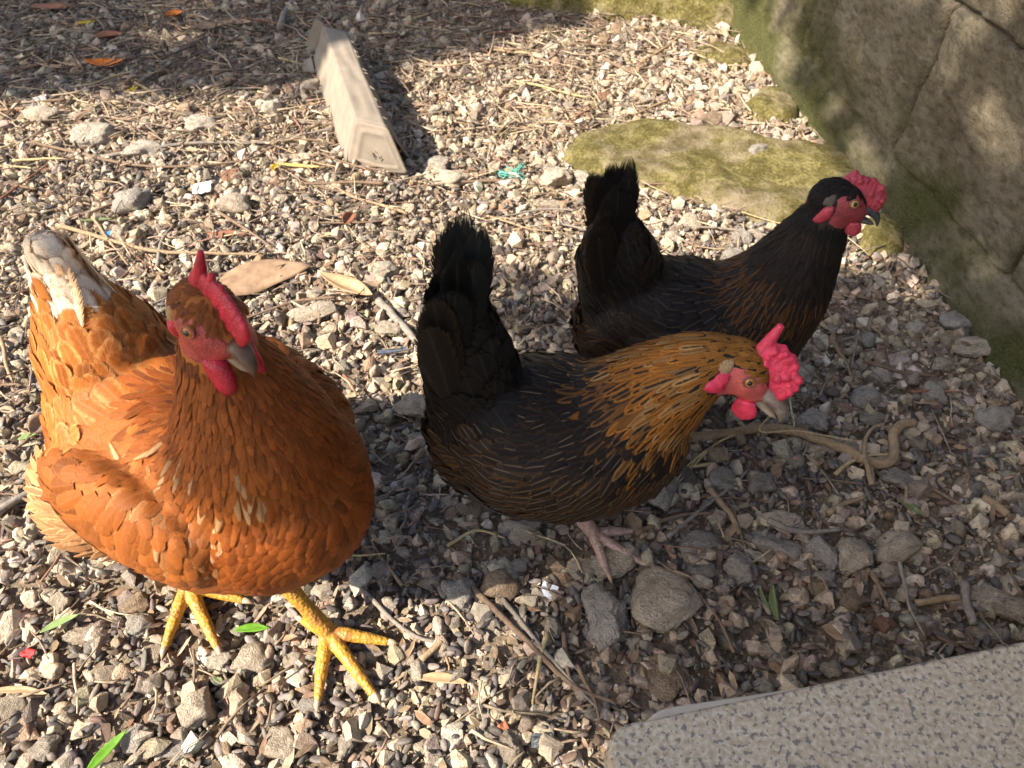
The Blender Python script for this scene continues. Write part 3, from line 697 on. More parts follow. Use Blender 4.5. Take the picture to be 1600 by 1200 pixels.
B = [
 (1034, 942, 104, 112, 'beige', 'largest flat pitted beige stone, near the granite slab', 0.2, 0.35),
 (945, 970, 72, 96, 'grey', 'rounded grey brown egg shaped stone beside the largest flat stone', 0.5, 0.5),
 (1033, 1062, 88, 66, 'brown', 'brown sunken stone touching the granite slab edge', 0, 0.3),
 (778, 914, 62, 66, 'brown', 'angular brown stone with a split face left of the white paper', 0.4, 0.6),
 (718, 928, 50, 62, 'grey', 'crumbly grey lump beside the split brown stone', 0.1, 0.7),
 (815, 832, 62, 46, 'beige', 'square tan stone with a dark spot under the laced hen', 0.05, 0.5),
 (960, 876, 72, 56, 'beige', 'tan stone under the toe of the laced hen', 0.3, 0.5),
 (904, 892, 52, 36, 'beige', 'small tan stone below the foot of the laced hen', 0, 0.5),
 (808, 884, 38, 28, 'white', 'small white stone left of the laced hen foot', 0.2, 0.6),
 (655, 640, 70, 52, 'beige', 'rounded beige stone in the shadow between the hens', 0.1, 0.6),
 (748, 795, 64, 34, 'brown', 'flat brown stone under the tail end of the laced hen', 0.1, 0.35),
 (1022, 775, 62, 76, 'grey', 'upright grey stone at the breast of the laced hen', 0.6, 0.8),
 (1090, 850, 62, 42, 'grey', 'oval pale grey stone in front of the laced hen', 0.15, 0.5),
 (1125, 755, 46, 46, 'grey', 'round grey stone below the gnarled root', 0.4, 0.7),
 (1188, 760, 44, 44, 'grey', 'round grey stone among dry stalks below the gnarled root', 0.8, 0.7),
 (1220, 818, 62, 42, 'beige', 'oblong smooth beige stone below the gnarled root', -0.35, 0.5),
 (1207, 856, 70, 54, 'grey', 'pitted grey stone above the pair of round stones', -0.2, 0.55),
 (1284, 868, 44, 58, 'grey', 'upright rounded stone, one of a leaning pair', 0.2, 0.6),
 (1330, 874, 64, 62, 'beige', 'rounded tan stone leaning on its upright neighbour', 0.5, 0.7),
 (1396, 860, 70, 58, 'beige', 'pale tan stone with a pointed side on the shaded gravel', 0.2, 0.6),
 (1388, 895, 62, 42, 'beige', 'tan stone just below the pointed pale stone', 0.1, 0.5),
 (1155, 895, 46, 60, 'grey', 'pyramid shaped grey stone near the olive leaf', 0.1, 0.9),
 (1090, 896, 42, 42, 'grey', 'round mauve grey stone near the largest flat stone', 0.3, 0.6),
 (1335, 940, 54, 42, 'brown', 'brown angular stone right of the olive leaf', 0.2, 0.6),
 (1556, 945, 96, 54, 'beige', 'long tan stone close to the far edge of the granite slab', -0.25, 0.5),
 (1545, 990, 60, 34, 'beige', 'tan stone partly under the granite slab edge', 0.1, 0.5),
 (1552, 658, 58, 54, 'grey', 'grey cube shaped stone on the open gravel by the wall', 0.3, 0.8),
 (1268, 662, 50, 46, 'grey', 'rounded grey stone in front of the pecking beak', 0.4, 0.7),
 (1350, 626, 42, 46, 'grey', 'pale grey stone above the curl of the root', 0.1, 0.8),
 (1362, 652, 40, 28, 'white', 'pale flat stone above the curl of the root', 0.0, 0.5),
 (1290, 694, 88, 34, 'beige', 'crumbly flat tan stone behind the gnarled root', -0.1, 0.4),
 (1522, 540, 64, 40, 'beige', 'flat pale slab of stone at the foot of the wall', -0.2, 0.45),
 (1500, 505, 58, 44, 'grey', 'tilted grey stone leaning on the foot of the wall', 0.5, 0.5),
 (1432, 508, 34, 26, 'white', 'pale stone chip near the foot of the wall', 0.4, 0.6),
 (1470, 570, 36, 30, 'beige', 'small tan stone a step from the foot of the wall', 0.4, 0.7),
 (370, 325, 58, 40, 'beige', 'smooth block shaped beige stone left of the carton', -0.1, 0.6),
 (210, 322, 62, 46, 'grey', 'rough pale grey stone with a dark hollow in the sun', 0.3, 0.6),
 (76, 190, 56, 36, 'beige', 'lumpy pale stone at the edge of the tree shade', 0.3, 0.6),
 (150, 218, 56, 42, 'white', 'broken whitish stone among the twigs in the sun', 0.2, 0.6),
 (316, 200, 56, 36, 'white', 'smooth whitish stone above the long crossing twigs', -0.2, 0.5),
 (426, 176, 30, 30, 'white', 'pointed white stone left of the carton', 0.4, 0.8),
 (486, 140, 30, 24, 'beige', 'tan rounded stone touching the open end of the carton', 0.3, 0.7),
 (230, 240, 62, 34, 'white', 'flat chalky stone under the long crossing twigs', 0.1, 0.45),
 (118, 188, 30, 22, 'beige', 'small pale stone next to a dry seed pod', 0.1, 0.6),
 (685, 262, 42, 30, 'white', 'rounded pale stone at the corner of the carton', 0.2, 0.6),
 (705, 284, 56, 34, 'beige', 'broad pale stone just in front of the carton', -0.2, 0.5),
 (868, 286, 46, 46, 'beige', 'pale pointed stone at the edge of the flat mossy rock', 0.6, 0.8),
 (908, 285, 34, 32, 'white', 'white angular stone beside the far hen tail', 0.3, 0.7),
 (855, 322, 38, 26, 'beige', 'low pale stone in the sun between two tails', 0.1, 0.5),
 (1075, 356, 40, 36, 'beige', 'rounded tan stone on the lower edge of the flat mossy rock', 0.2, 0.7),
 (1160, 378, 34, 30, 'grey', 'pale grey stone right behind the far hen back', 0.2, 0.7),
 (1182, 243, 38, 30, 'grey', 'grey stone resting on the flat mossy rock', 0.3, 0.8),
 (1246, 252, 26, 16, 'white', 'thin white chip resting on the flat mossy rock', -0.3, 0.4),
 (945, 150, 30, 20, 'red', 'orange brown stone behind the flat mossy rock', 0.1, 0.7),
 (1112, 190, 36, 26, 'brown', 'brown rounded stone above the flat mossy rock', 0.2, 0.7),
 (600, 426, 42, 32, 'white', 'white rubble lump right of the large dry leaf', 0.2, 0.7),
 (490, 492, 72, 42, 'beige', 'wide crumbly pale stone below the large dry leaf', 0.1, 0.5),
 (610, 518, 42, 34, 'beige', 'pale stone near the shadow edge right of the orange hen', 0.3, 0.6),
 (312, 1108, 58, 66, 'beige', 'tall crumbly pale stone below the feet of the orange hen', 0.2, 0.8),
 (345, 1028, 46, 40, 'white', 'smooth pale stone between the feet of the orange hen', 0.2, 0.7),
 (392, 1024, 60, 58, 'beige', 'flat faced pale stone left of the planted yellow foot', 0.4, 0.5),
 (436, 1166, 46, 56, 'beige', 'rectangular pale stone at the near edge of the gravel', 0.1, 0.6),
 (270, 1166, 62, 32, 'grey', 'flat grey stone at the near edge of the gravel', -0.1, 0.45),
 (166, 1056, 40, 32, 'beige', 'tan stone in the sun left of the yellow feet', 0.2, 0.7),
 (218, 980, 44, 40, 'grey', 'angular grey stone left of the rear yellow foot', 0.3, 0.8),
 (215, 945, 46, 40, 'brown', 'brown pitted stone under the rear of the orange hen', 0.3, 0.8),
 (98, 945, 34, 42, 'beige', 'upright tan stone under the fluffy rear of the orange hen', 0.1, 0.8),
 (134, 992, 58, 36, 'beige', 'smooth oblong tan stone near the narrow green leaf', 0.0, 0.5),
 (150, 1010, 42, 36, 'grey', 'grey stone tucked under the smooth oblong stone', 0.5, 0.7),
 (240, 1022, 42, 34, 'beige', 'squared tan stone between the yellow toes and the red scrap', 0.1, 0.6),
 (500, 960, 40, 26, 'beige', 'pale stone in the shadow behind the planted yellow foot', 0.2, 0.5),
 (490, 1100, 44, 42, 'grey', 'grey stone just beyond the yellow middle toe', 0.4, 0.6),
 (74, 1170, 40, 48, 'white', 'pale chunky stone at the near corner of the gravel', 0.3, 0.7),
 (797, 1056, 34, 32, 'white', 'square white stone in the sun left of the granite slab', 0.1, 0.6),
 (655, 1050, 26, 40, 'white', 'tall white stone right of the yellow toes', 0.2, 0.9),
 (20, 1110, 44, 48, 'beige', 'tan stone beside the tall grass blade', 0.2, 0.7),
 (670, 905, 34, 28, 'beige', 'small tan stone at the edge of the hen shadow', 0.2, 0.6),
 (862, 985, 28, 40, 'white', 'pale mottled stone below the white paper', 0.3, 0.7),
 (885, 942, 34, 26, 'brown', 'flat brown stone touching the white paper', 0.1, 0.4),
 (1290, 905, 30, 30, 'grey', 'small grey stone under the leaning pair', 0.2, 0.7),
 (760, 445, 44, 30, 'grey', 'grey stone in the shade between the two black tails', 0.2, 0.6),
 (858, 500, 22, 22, 'grey', 'round small grey stone behind the laced hen', 0.2, 0.8),
 (920, 490, 26, 26, 'grey', 'round dark grey stone under the rear of the far hen', 0.2, 0.8)]
for row in B: big(*row[:6], rz=row[6], ratio=row[7])
# the rest of the stones large enough to pick apart
cnt = 0; tries = 0
ZONES = lambda x, y: (0.016, 0.040) if y < 1.0 else ((0.017, 0.042) if y < 1.6 else (0.018, 0.034))
while cnt < 214 and tries < 9000:
    tries += 1
    x, y = scatter(1, srng, 0.2, 1.9, 0.03, 1.2)[0]
    if srng.random() < 0.45: x, y = srng.uniform(0.02, 0.68), srng.uniform(0.24, 0.85)
    lo, hi = ZONES(x, y); w = lo+(hi-lo)*srng.random()**1.8
    if any((x-a)**2+(y-b)**2 < (w*0.55+r*0.9)**2 for a, b, r in placed): continue
    if (x+0.22)**2+(y-0.33)**2 < 0.05**2 or (x+0.37)**2+(y-0.385)**2 < 0.05**2 or (x-0.1)**2+(y-0.475)**2 < 0.04**2: continue
    if -0.52 < x < -0.18 and 1.28 < y < 1.86 and abs(x-(-0.27-(y-1.33)*0.36)) < 0.11: continue
    if x > 0.10 and y < 0.22: continue
    cls = ['beige', 'white', 'grey', 'brown', 'dark', 'red'][srng.choice(6, p=[.36, .16, .28, .11, .07, .02])]
    stone((x, y), w*srng.uniform(.9, 1.25), w*srng.uniform(.75, 1.0), w*srng.uniform(.55, .8), cls, rz=srng.uniform(0, 6.28), sink=0.15, tilt=0.6, group={'beige': 'pale beige stones on the gravel', 'white': 'whitish stones on the gravel', 'grey': 'grey stones on the gravel', 'brown': 'brown stones on the gravel', 'dark': 'dark stones on the gravel', 'red': 'reddish stones on the gravel'}[cls])
    cnt += 1
# ------------------------------------------------------------------ hens
M_FEATHER = feather_material()
M_BODY = {'orange': simple_mat('under_plumage_orange', (0.34, 0.11, 0.02), 0.8, 0.3, 60, 0.001), 'dark': simple_mat('under_plumage_dark', (0.025, 0.017, 0.012), 0.8, 0.3, 60, 0.001)}
def ellipsoid(c, r, R=None, seg=20, rings=12):
    V = []; F = []
    for j in range(rings+1):
        th = math.pi*j/rings
        for i in range(seg):
            ph = 2*math.pi*i/seg
            v = Vector((math.sin(th)*math.cos(ph)*r[0], math.sin(th)*math.sin(ph)*r[1], math.cos(th)*r[2]))
            V.append((R @ v if R else v)+Vector(c))
    for j in range(rings):
        for i in range(seg):
            a, b = j*seg+i, j*seg+(i+1) % seg
            F.append((a, b, b+seg, a+seg))
    return V, F
def loft(st, seg=22):
    """st: list of (centre Vector, half width, half up, half down); rings stand square to the path, widths along the lateral axis"""
    V = []; F = []; n = len(st)
    for i, (c, w, hu, hd) in enumerate(st):
        t = (Vector(st[min(i+1, n-1)][0])-Vector(st[max(i-1, 0)][0])).normalized()
        lat = Vector((0, 0, 1)).cross(t) if abs(t.z) < 0.97 else Vector((0, 1, 0)); lat.normalize()
        up = t.cross(lat)
        for k in range(seg):
            a = 2*math.pi*k/seg; s = math.sin(a)
            V.append(Vector(c)+lat*math.cos(a)*w+up*s*(hu if s > 0 else hd))
    for i in range(n-1):
        for k in range(seg):
            F.append((i*seg+k, i*seg+(k+1) % seg, (i+1)*seg+(k+1) % seg, (i+1)*seg+k))
    F.append(tuple(range(seg))[::-1]); F.append(tuple(range((n-1)*seg, n*seg)))
    return V, F
def remesh(V, F, voxel, smooth_it=6, fac=0.6):
    me = mesh_np('tmp', V, F); o = bpy.data.objects.new('tmp', me); C.objects.link(o)
    r = o.modifiers.new('r', 'REMESH'); r.mode = 'VOXEL'; r.voxel_size = voxel
    if smooth_it:
        s = o.modifiers.new('s', 'SMOOTH'); s.iterations = smooth_it; s.factor = fac
    dg = bpy.context.evaluated_depsgraph_get(); dg.update()
    out = bpy.data.meshes.new_from_object(o.evaluated_get(dg)); bpy.data.objects.remove(o); bpy.data.meshes.remove(me)
    out.polygons.foreach_set('use_smooth', np.full(len(out.polygons), True))
    return out
class Plume:
    """collects feathers for one mesh"""
    def __init__(s): s.V = []; s.F = []; s.UV = []; s.A = []; s.B = []
    def add(s, rows, A, B):
        o = len(s.V); nr = len(rows); nc = len(rows[0])
        for i, r in enumerate(rows):
            for j, v in enumerate(r): s.V.append(v); s.UV.append((j/(nc-1), 1-(1-i/(nr-1))**1.7)); s.A.append(A); s.B.append(B)
        for i in range(nr-1):
            for j in range(nc-1):
                a = o+i*nc+j; s.F.append((a, a+1, a+nc+1, a+nc))
    def build(s, name, parent, origin=None):
        V = np.array([tuple(v) for v in s.V]); F = np.array(s.F)
        me = mesh_np(name, V, F); color_attr(me, 'colA', s.A); color_attr(me, 'colB', s.B)
        uv = me.uv_layers.new(name='UVMap'); UV = np.array(s.UV, np.float32)
        uv.data.foreach_set('uv', UV[F.ravel()].ravel())
        return link(name, me, M_FEATHER, parent)
def wprof(s, point=0.5):
    if s < 0.5: return 0.45+0.55*math.sin(math.pi*s)
    q = (s-0.5)/0.5
    return max(0.04, (1-q**(2.0+2.5*(1-point)))**(0.5+0.4*point))
def drape(bvh, p, d, L, W, l0, l1, segs, cols, point, curl=0.15, rng=None):
    rows = []; loc, nrm, _, _ = bvh.find_nearest(p); ss = [1-(1-i/segs)**1.7 for i in range(segs+1)]
    for i in range(segs+1):
        s = ss[i]
        side = d.cross(nrm).normalized(); w = W*0.5*wprof(s, point); c = loc+nrm*(l0+l1*s)
        row = []
        for k in range(cols):
            e = -1+2*k/(cols-1); row.append(c+side*(w*e)-nrm*(curl*w*e*e))
        rows.append(row)
        if i < segs:
            q = loc+d*(L*(ss[i+1]-s)); loc2, nrm2, _, _ = bvh.find_nearest(q)
            # long feathers do not wrap round a corner: they keep going straight
            if nrm2.dot(nrm) < 0.55: loc2 = q; nrm2 = nrm
            nd = loc2-loc
            if nd.length > 1e-6: d = (nd.normalized()*0.8+d*0.2).normalized()
            loc, nrm = loc2, nrm2
    return rows
def free_feather(root, d, nrm, L, W, point, bend, segs=8, cols=5, curl=0.25):
    rows = []; c = Vector(root); d = Vector(d).normalized(); nrm = (Vector(nrm)-d*d.dot(Vector(nrm))).normalized()
    ss = [1-(1-i/segs)**1.7 for i in range(segs+1)]
    for i in range(segs+1):
        s = ss[i]; st_ = (ss[i+1]-s) if i < segs else 0; side = d.cross(nrm).normalized(); w = W*0.5*wprof(s, point)
        rows.append([c+side*(w*(-1+2*k/(cols-1)))-nrm*(curl*w*(-1+2*k/(cols-1))**2) for k in range(cols)])
        c = c+d*(L*st_); d = (d+nrm*(bend*st_)).normalized(); nrm = (nrm-d*d.dot(nrm)).normalized()
    return rows
def jit(c, rng, k=0.19):
    f = 1+rng.normal(0, k); return tuple(max(0.002, x*f) for x in c)

def build_hen(name, label, loc, heading, sp):
    rng = np.random.default_rng(sp['seed']); S = sp['size']
    hen = empty(name, loc, heading); tag(hen, label, 'hen')
    parts = []
    body = [(Vector((x*S, 0, z*S)), w*S, hu*S, hd*S) for x, z, w, hu, hd in sp['body']]
    parts.append(loft(body, 26))
    neck = [(Vector(p)*S, r*S) for p, r in sp['neck']]
    npts = smooth_poly([p for p, r in neck], 5); nr = np.interp(np.linspace(0, len(neck)-1, len(npts)), range(len(neck)), [r for p, r in neck])
    parts.append(loft([(p, r, r*1.06, r*1.06) for p, r in zip(npts, nr)], 22))
    for c, r in sp['lumps']: parts.append(ellipsoid(Vector(c)*S, Vector(r)*S))
    tb, tt = Vector(sp['tail'][0])*S, Vector(sp['tail'][1])*S
    tw, th_ = sp['tail_core']
    td = (tt-tb)
    parts.append(loft([(tb-td*0.35, tw*1.1*S, th_*1.2*S, th_*1.2*S), (tb, tw*S, th_*1.1*S, th_*S), (tb+td*0.35, tw*0.72*S, th_*0.95*S, th_*0.8*S), (tb+td*sp.get('core_len', 0.62), tw*0.30*S, th_*0.5*S, th_*0.45*S)]+([(tb+td*0.94, tw*0.16*S, th_*0.20*S, th_*0.20*S)] if sp.get('core_len') else []), 18))
    # head: frame (f, l, u)
    hc = Vector(sp['head'])*S; yaw, pit, roll = sp['head_dir']; hs = sp.get('head_size', 1.0)
    f = Vector((math.cos(pit)*math.cos(yaw), math.cos(pit)*math.sin(yaw), math.sin(pit)))
    l_ = Vector((-math.sin(yaw), math.cos(yaw), 0)); u = f.cross(l_)
    q = Quaternion(f, roll); l_ = q @ l_; u = q @ u
    RH = Matrix((f, l_, u)).transposed()
    def hp(a, b, c): return hc+(f*a+l_*b+u*c)*hs
    parts.append(ellipsoid(hc, (0.027*hs, 0.0195*hs, 0.0215*hs), RH))
    parts.append(ellipsoid(hp(0.016, 0, -0.004), (0.017*hs, 0.0125*hs, 0.0135*hs), RH))
    # thighs
    for sx, (fx, fy, knee) in zip((1, -1), sp['feet']):
        a = Vector((0.0, 0.05*sx, 0.15))*S; b = Vector((fx*0.6, fy*0.9, sp['hock']*1.02))
        parts.append(tube([a, a.lerp(b, 0.55), b], [0.045*S, 0.032*S, 0.014*S], 12))
    V, F = merge(parts); me = remesh(V, F, sp.get('voxel', 0.0042), 8, 0.6)
    link('body', me, M_BODY[sp['under']], hen)
    vco = np.array([v.co[:] for v in me.vertices]); me.calc_loop_triangles()
    tri = np.array([t.vertices[:] for t in me.loop_triangles])
    bvh = BVHTree.FromPolygons([tuple(v) for v in vco], [tuple(t) for t in tri])
    # skeleton flow (head -> tail)
    sk = []
    for i in range(len(npts)-1): sk.append(((npts[i]+npts[i+1])/2, (npts[i]-npts[i+1]).normalized()))
    sk.append((hc, -f*0.9-u*0.25))
    for i in range(len(body)-1): sk.append(((body[i][0]+body[i+1][0])/2, (body[i][0]-body[i+1][0]).normalized()))
    for k in (0.0, 0.25, 0.5, 0.75): sk.append((tb+td*k, td.normalized()))
    SKP = np.array([tuple(p) for p, d in sk]); SKD = np.array([tuple(d) for p, d in sk])
    nneck = len(npts)-1
    # roots: dart throwing on the surface
    tv = vco[tri]; ar = np.linalg.norm(np.cross(tv[:, 1]-tv[:, 0], tv[:, 2]-tv[:, 0]), axis=1); 
    NS = 60000; ti = rng.choice(len(tri), NS, p=ar/ar.sum()); bc = rng.dirichlet((1, 1, 1), NS); P = (tv[ti]*bc[:, :, None]).sum(1)
    cell = 0.012; grid = {}
    plumes = {}; wing_feathers = []
    eyes = [hp(0.0085, 0.0185*sx, 0.004) for sx in (1, -1)]
    nb = Vector(npts[0])
    for p in P:
        pv = Vector(p)
        if pv.z < sp['belly_min']: continue
        dd = np.linalg.norm(SKP-p, axis=1); w = np.exp(-(dd/0.045)**2)+1e-9
        hd = (pv-hc)/hs; a, b, c = hd.dot(f), hd.dot(l_), hd.dot(u); dh = math.sqrt(a*a+b*b+c*c)
        if dh < 0.034 and a > 0.020 : continue
        if dh < 0.032 and abs(b) > 0.008 and -0.012 < a and c < 0.011 and c > -0.02: continue
        wn_ = w[:nneck+1].sum(); wt = w[-4:].sum(); wb = w.sum()-wn_-wt
        dist_n = dd[:nneck].min(); kn = dd[:nneck].argmin()/max(1, nneck-1)      # 0 base .. 1 head
        reg = sp['region'](pv/S, kn if (wn_ > wb*1.0 and wn_ > wt and kn > max(0.1, sp.get('neck_from', 0.2)+rng.normal(0, 0.06))) else -1, wt > wb and wt > wn_, dh < 0.036 and wn_ > wb, rng)
        if reg is None: continue
        spc = reg['sp']
        gi = (int(p[0]//cell), int(p[1]//cell), int(p[2]//cell)); bad = False
        rr = max(1, int(math.ceil(spc/cell)))
        for i in range(-rr, rr+1):
            for j in range(-rr, rr+1):
                for k in range(-rr, rr+1):
                    for (qq, s2) in grid.get((gi[0]+i, gi[1]+j, gi[2]+k), ()):
                        if (qq[0]-p[0])**2+(qq[1]-p[1])**2+(qq[2]-p[2])**2 < min(spc, s2)**2: bad = True; break
                    if bad: break
                if bad: break
            if bad: break
        if bad: continue
        grid.setdefault(gi, []).append((p, spc))
        d = Vector((SKD*w[:, None]).sum(0))
        if d.length < 1e-6: d = Vector((-1, 0, 0))
        d = d.normalized()+Vector(reg.get('drift', (0, 0, 0)))
        _, nrm, _, _ = bvh.find_nearest(pv)
        d = d-nrm*d.dot(nrm)
        if d.length < 1e-4: continue
        d.normalize(); d = Quaternion(nrm, rng.normal(0, reg.get('mess', 0.10))) @ d
        L = reg['L']*rng.uniform(0.85, 1.15); W = reg['W']*rng.uniform(0.9, 1.1)
        rows = drape(bvh, pv, d, L, W, reg.get('l0', 0.0006), reg.get('l1', 0.0045)*rng.uniform(0.7, 1.4), reg.get('segs', 6), reg.get('cols', 5), reg['pt'], 0.15)
        A = (*jit(reg['A'], rng), reg['shaft']); Bc = (*jit(reg['B'], rng), reg['th'])
        if reg['part'] == 'wing_feather': wing_feathers.append((rows, A, Bc))
        else: plumes.setdefault(reg['part'], Plume()).add(rows, A, Bc)
    for k, pl in plumes.items(): pl.build(k, hen)['kind'] = 'stuff'
    for rows, A, Bc in wing_feathers:
        pl = Plume(); pl.add(rows, A, Bc); pl.build('wing_feather', hen)
    # long wing quills folded along the flank
    for sx in (1, -1):
        for (x, z, L, W, tilt) in sp['quills']:
            y = 0.13*S*sx
            h_ = bvh.ray_cast(Vector((x*S, y*1.6, z*S)), Vector((0, -sx, 0)))
            if h_[0] is None: continue
            rows = drape(bvh, h_[0], Vector((-math.cos(tilt), 0, -math.sin(tilt))), L*S, W*S, 0.005, 0.006, 9, 5, 0.35, 0.1)
            pl = Plume(); pl.add(rows, (*jit(sp['quillA'], rng), 0.35), (*jit(sp['quillB'], rng), 0.7)); pl.build('wing_quill', hen)
    # tail feathers: two leaves of a tent
    tdir = td.normalized(); lat = Vector((0, 1, 0)); back = lat.cross(tdir)        # 'back' points to the rear
    if back.x > 0: back = -back
    for sx in (1, -1):
        for i in range(sp['tail_n']):
            k = i/(sp['tail_n']-1)
            d = (tdir*1.0+back*(-sp['tail_fan'][0]+(sp['tail_fan'][0]+sp['tail_fan'][1])*k)+lat*sx*sp['tail_open']*(0.35+0.65*k)).normalized()
            root = tb+td*0.10+back*(0.010+sp.get('tail_back', 0.03)*k)*S+lat*sx*(0.004+0.014*k)*S
            L = (tt-tb).length*(1.02-0.20*k)*rng.uniform(0.88, 1.05)
            nrm = (lat*sx-back*0.25)
            if sp.get('converge'):
                root = tb+td*(0.42+0.10*k)+back*(0.030-0.055*k)*S+lat*sx*0.016*S; tgt = tt+back*(0.008-0.016*k)*S+lat*sx*0.003+td*rng.uniform(-0.16, -0.02); d = (tgt-root).normalized(); L = (tgt-root).length
            A = jit(sp['tailA'](k), rng, 0.2); Bc = jit(sp['tailB'](k), rng, 0.15)
            pl = Plume(); pl.add(free_feather(root+lat*sx*0.0012*i, d, nrm, L, sp['tail_w']*S, 0.38, 0.10*rng.normal(0, 1), 9, 5, 0.22), (*A, sp.get('tail_shaft', 0.4)), (*Bc, sp['tail_th'])); pl.build('tail_feather', hen)
    # face
    def disc(name, centre, ra, rb, off, mat, ang=0.0, parent=hen, thick=0.0, n=20):
        """skin patch that hugs the head"""
        _, nrm, _, _ = bvh.find_nearest(centre); ax = (f-nrm*f.dot(nrm)).normalized(); ay = nrm.cross(ax)
        ax, ay = ax*math.cos(ang)+ay*math.sin(ang), ay*math.cos(ang)-ax*math.sin(ang)
        V = []; F = []; R = 6
        for j in range(R+1):
            for i in range(n):
                t = 2*math.pi*i/n; s = j/R
                wv = 1+0.10*math.sin(3*t+1)+0.06*math.sin(5*t)+0.10*noise.noise((math.cos(t)*3, math.sin(t)*3, ra*900))
                qv = centre+ax*(ra*s*wv*math.cos(t))+ay*(rb*s*wv*math.sin(t))
                lo, nn, _, _ = bvh.find_nearest(qv)
                V.append(lo+nn*(off*math.sqrt(max(0, 1-s**3))+thick*math.sqrt(max(0, 1-s*s))-0.0008*s))
        for j in range(R):
            for i in range(n): F.append((j*n+i, j*n+(i+1) % n, (j+1)*n+(i+1) % n, (j+1)*n+i))
        return link(name, mesh_np(name, V, F), mat, parent)
    red, dred = sp['skin'], sp['comb_mat']
    for sx in (1, -1):
        disc('face_skin', hp(0.0135, 0.0165*sx, -0.0015), 0.0258*hs, 0.0205*hs, 0.0020, red)
        disc('ear_tuft', hp(-0.0125, 0.018*sx, 0.000), 0.0075*hs, 0.0055*hs, 0.0030, sp['tuft_mat'], 1.2)
        disc('ear_lobe', hp(-0.0105, 0.0165*sx, -0.0135), 0.0065*hs, 0.0125*hs, 0.0030, dred, -0.35*1, thick=0.0025)
        lo, nn, _, _ = bvh.find_nearest(hp(0.0085, 0.0185*sx, 0.0045))
        er = 0.0043*hs; ec_ = lo+nn*(0.0026-er*0.50)
        eye = link('eye', mesh_np('eye', *ellipsoid(ec_, (er, er, er), None, 24, 16)), sp['iris'], hen)
        Rn = nn.to_track_quat('Z', 'Y').to_matrix()
        pv_ = ec_+nn*er*0.80; link('pupil', mesh_np('pupil', *ellipsoid(pv_, (er*0.50, er*0.50, er*0.26), Rn, 16, 10)), sp['pupil'], eye)
        ring = [ec_+Rn @ Vector((math.cos(t)*er*0.98, math.sin(t)*er*0.86, er*0.52)) for t in np.linspace(0, 2*math.pi, 21)]
        link('eyelid', mesh_np('eyelid', *tube(ring, [er*0.22]*21, 6, False)), sp['lid'], eye)
    # beak
    bl_ = sp.get('beak_len', 1.0)
    up_ = [hp(0.024, 0, 0.000), hp(0.024+0.008*bl_, 0, 0.0012), hp(0.024+0.016*bl_, 0, -0.001), hp(0.024+0.020*bl_, 0, -0.0045), hp(0.024+0.0222*bl_, 0, -0.0095)]
    bw_ = sp.get('beak_w', 1.0)*hs
    link('upper_beak', mesh_np('upper_beak', *loft([(p, w*bw_, a*bw_, b*bw_) for p, w, a, b in zip(up_, (0.0080, 0.0066, 0.0048, 0.0030, 0.0008), (0.0066, 0.0052, 0.0040, 0.0026, 0.0008), (0.0035, 0.0035, 0.003, 0.0022, 0.0006))], 14)), sp['beak'], hen)
    lo_ = [hp(0.022, 0, -0.007), hp(0.022+0.008*bl_, 0, -0.0078), hp(0.022+0.016*bl_, 0, -0.0085), hp(0.022+0.0205*bl_, 0, -0.009)]
    link('lower_beak', mesh_np('lower_beak', *loft([(p, w*hs, a*hs, b*hs) for p, w, a, b in zip(lo_, (0.0075, 0.0062, 0.004, 0.0008), (0.003, 0.0028, 0.002, 0.0006), (0.0045, 0.0036, 0.0022, 0.0006))], 12)), sp['beak2'], hen)
    # wattles
    for sx in (1, -1):
        c0 = hp(0.0215, 0.0100*sx, -0.0115); c1 = c0+Vector((0, 0, -1))*0.017*sp.get('wattle', 1)*hs+f*0.001+l_*0.002*sx
        wl_ = (c1-c0).normalized(); ax2 = l_
        st = []
        for k in range(9):
            s = k/8; wd = (0.0045+0.0072*math.sin(math.pi*min(1, s*0.62+0.16)))*(1 if s < 0.75 else math.sqrt(max(0.01, 1-((s-0.75)/0.26)**2)))
            st.append((c0.lerp(c1, s), wd*sp.get('wattle', 1)*hs))
        V = []; F = []; sg = 14; fr = (f-wl_*f.dot(wl_)).normalized(); sd_ = wl_.cross(fr)
        for cpt, wd in st:
            for k in range(sg): t = 2*math.pi*k/sg; V.append(cpt+fr*math.cos(t)*wd*0.8+sd_*math.sin(t)*sp.get('wattle_t', 0.0028)*hs)
        for i in range(8):
            for k in range(sg): F.append((i*sg+k, i*sg+(k+1) % sg, (i+1)*sg+(k+1) % sg, (i+1)*sg+k))
        F.append(tuple(range(sg))[::-1]); F.append(tuple(range(8*sg, 9*sg)))
        link('wattle', mesh_np('wattle', V, F), dred, hen)
    # comb
    cp = []
    if sp['comb'] == 'single':
        # upright blade of joined lobes along the crown
        for (a, c, r, tilt_) in sp['comb_pts']:
            base = hp(a*0.9+0.001, 0, 0.012); tip = hp(a, sp['comb_lean']*c, c)
            cp.append(tube([base, base.lerp(tip, 0.6), tip], [r*hs, r*0.8*hs, r*0.35*hs], 10))
        for k in range(12):
            s = k/11; cp.append(ellipsoid(hp(0.031-0.044*s, 0, 0.007+0.0155*math.sin(0.5+2.0*s)), (0.0058*hs, 0.0036*hs, 0.0105*hs), RH, 12, 8))
    else:
        for k in range(sp['rose_n']):
            s = rng.random(); v = rng.uniform(-1, 1)
            a = 0.036-0.036*s; top = 0.008+sp['rose_h']*math.sin(0.35+1.9*s)
            hgt = rng.uniform(0.25, 1); cpt = hp(a+0.004*hgt, v*0.0068*(1-0.3*hgt), 0.006+(top-0.006)*hgt+0.004)
            cp.append(ellipsoid(cpt, (rng.uniform(0.0026, 0.0042)*hs,)*3, None, 10, 7))
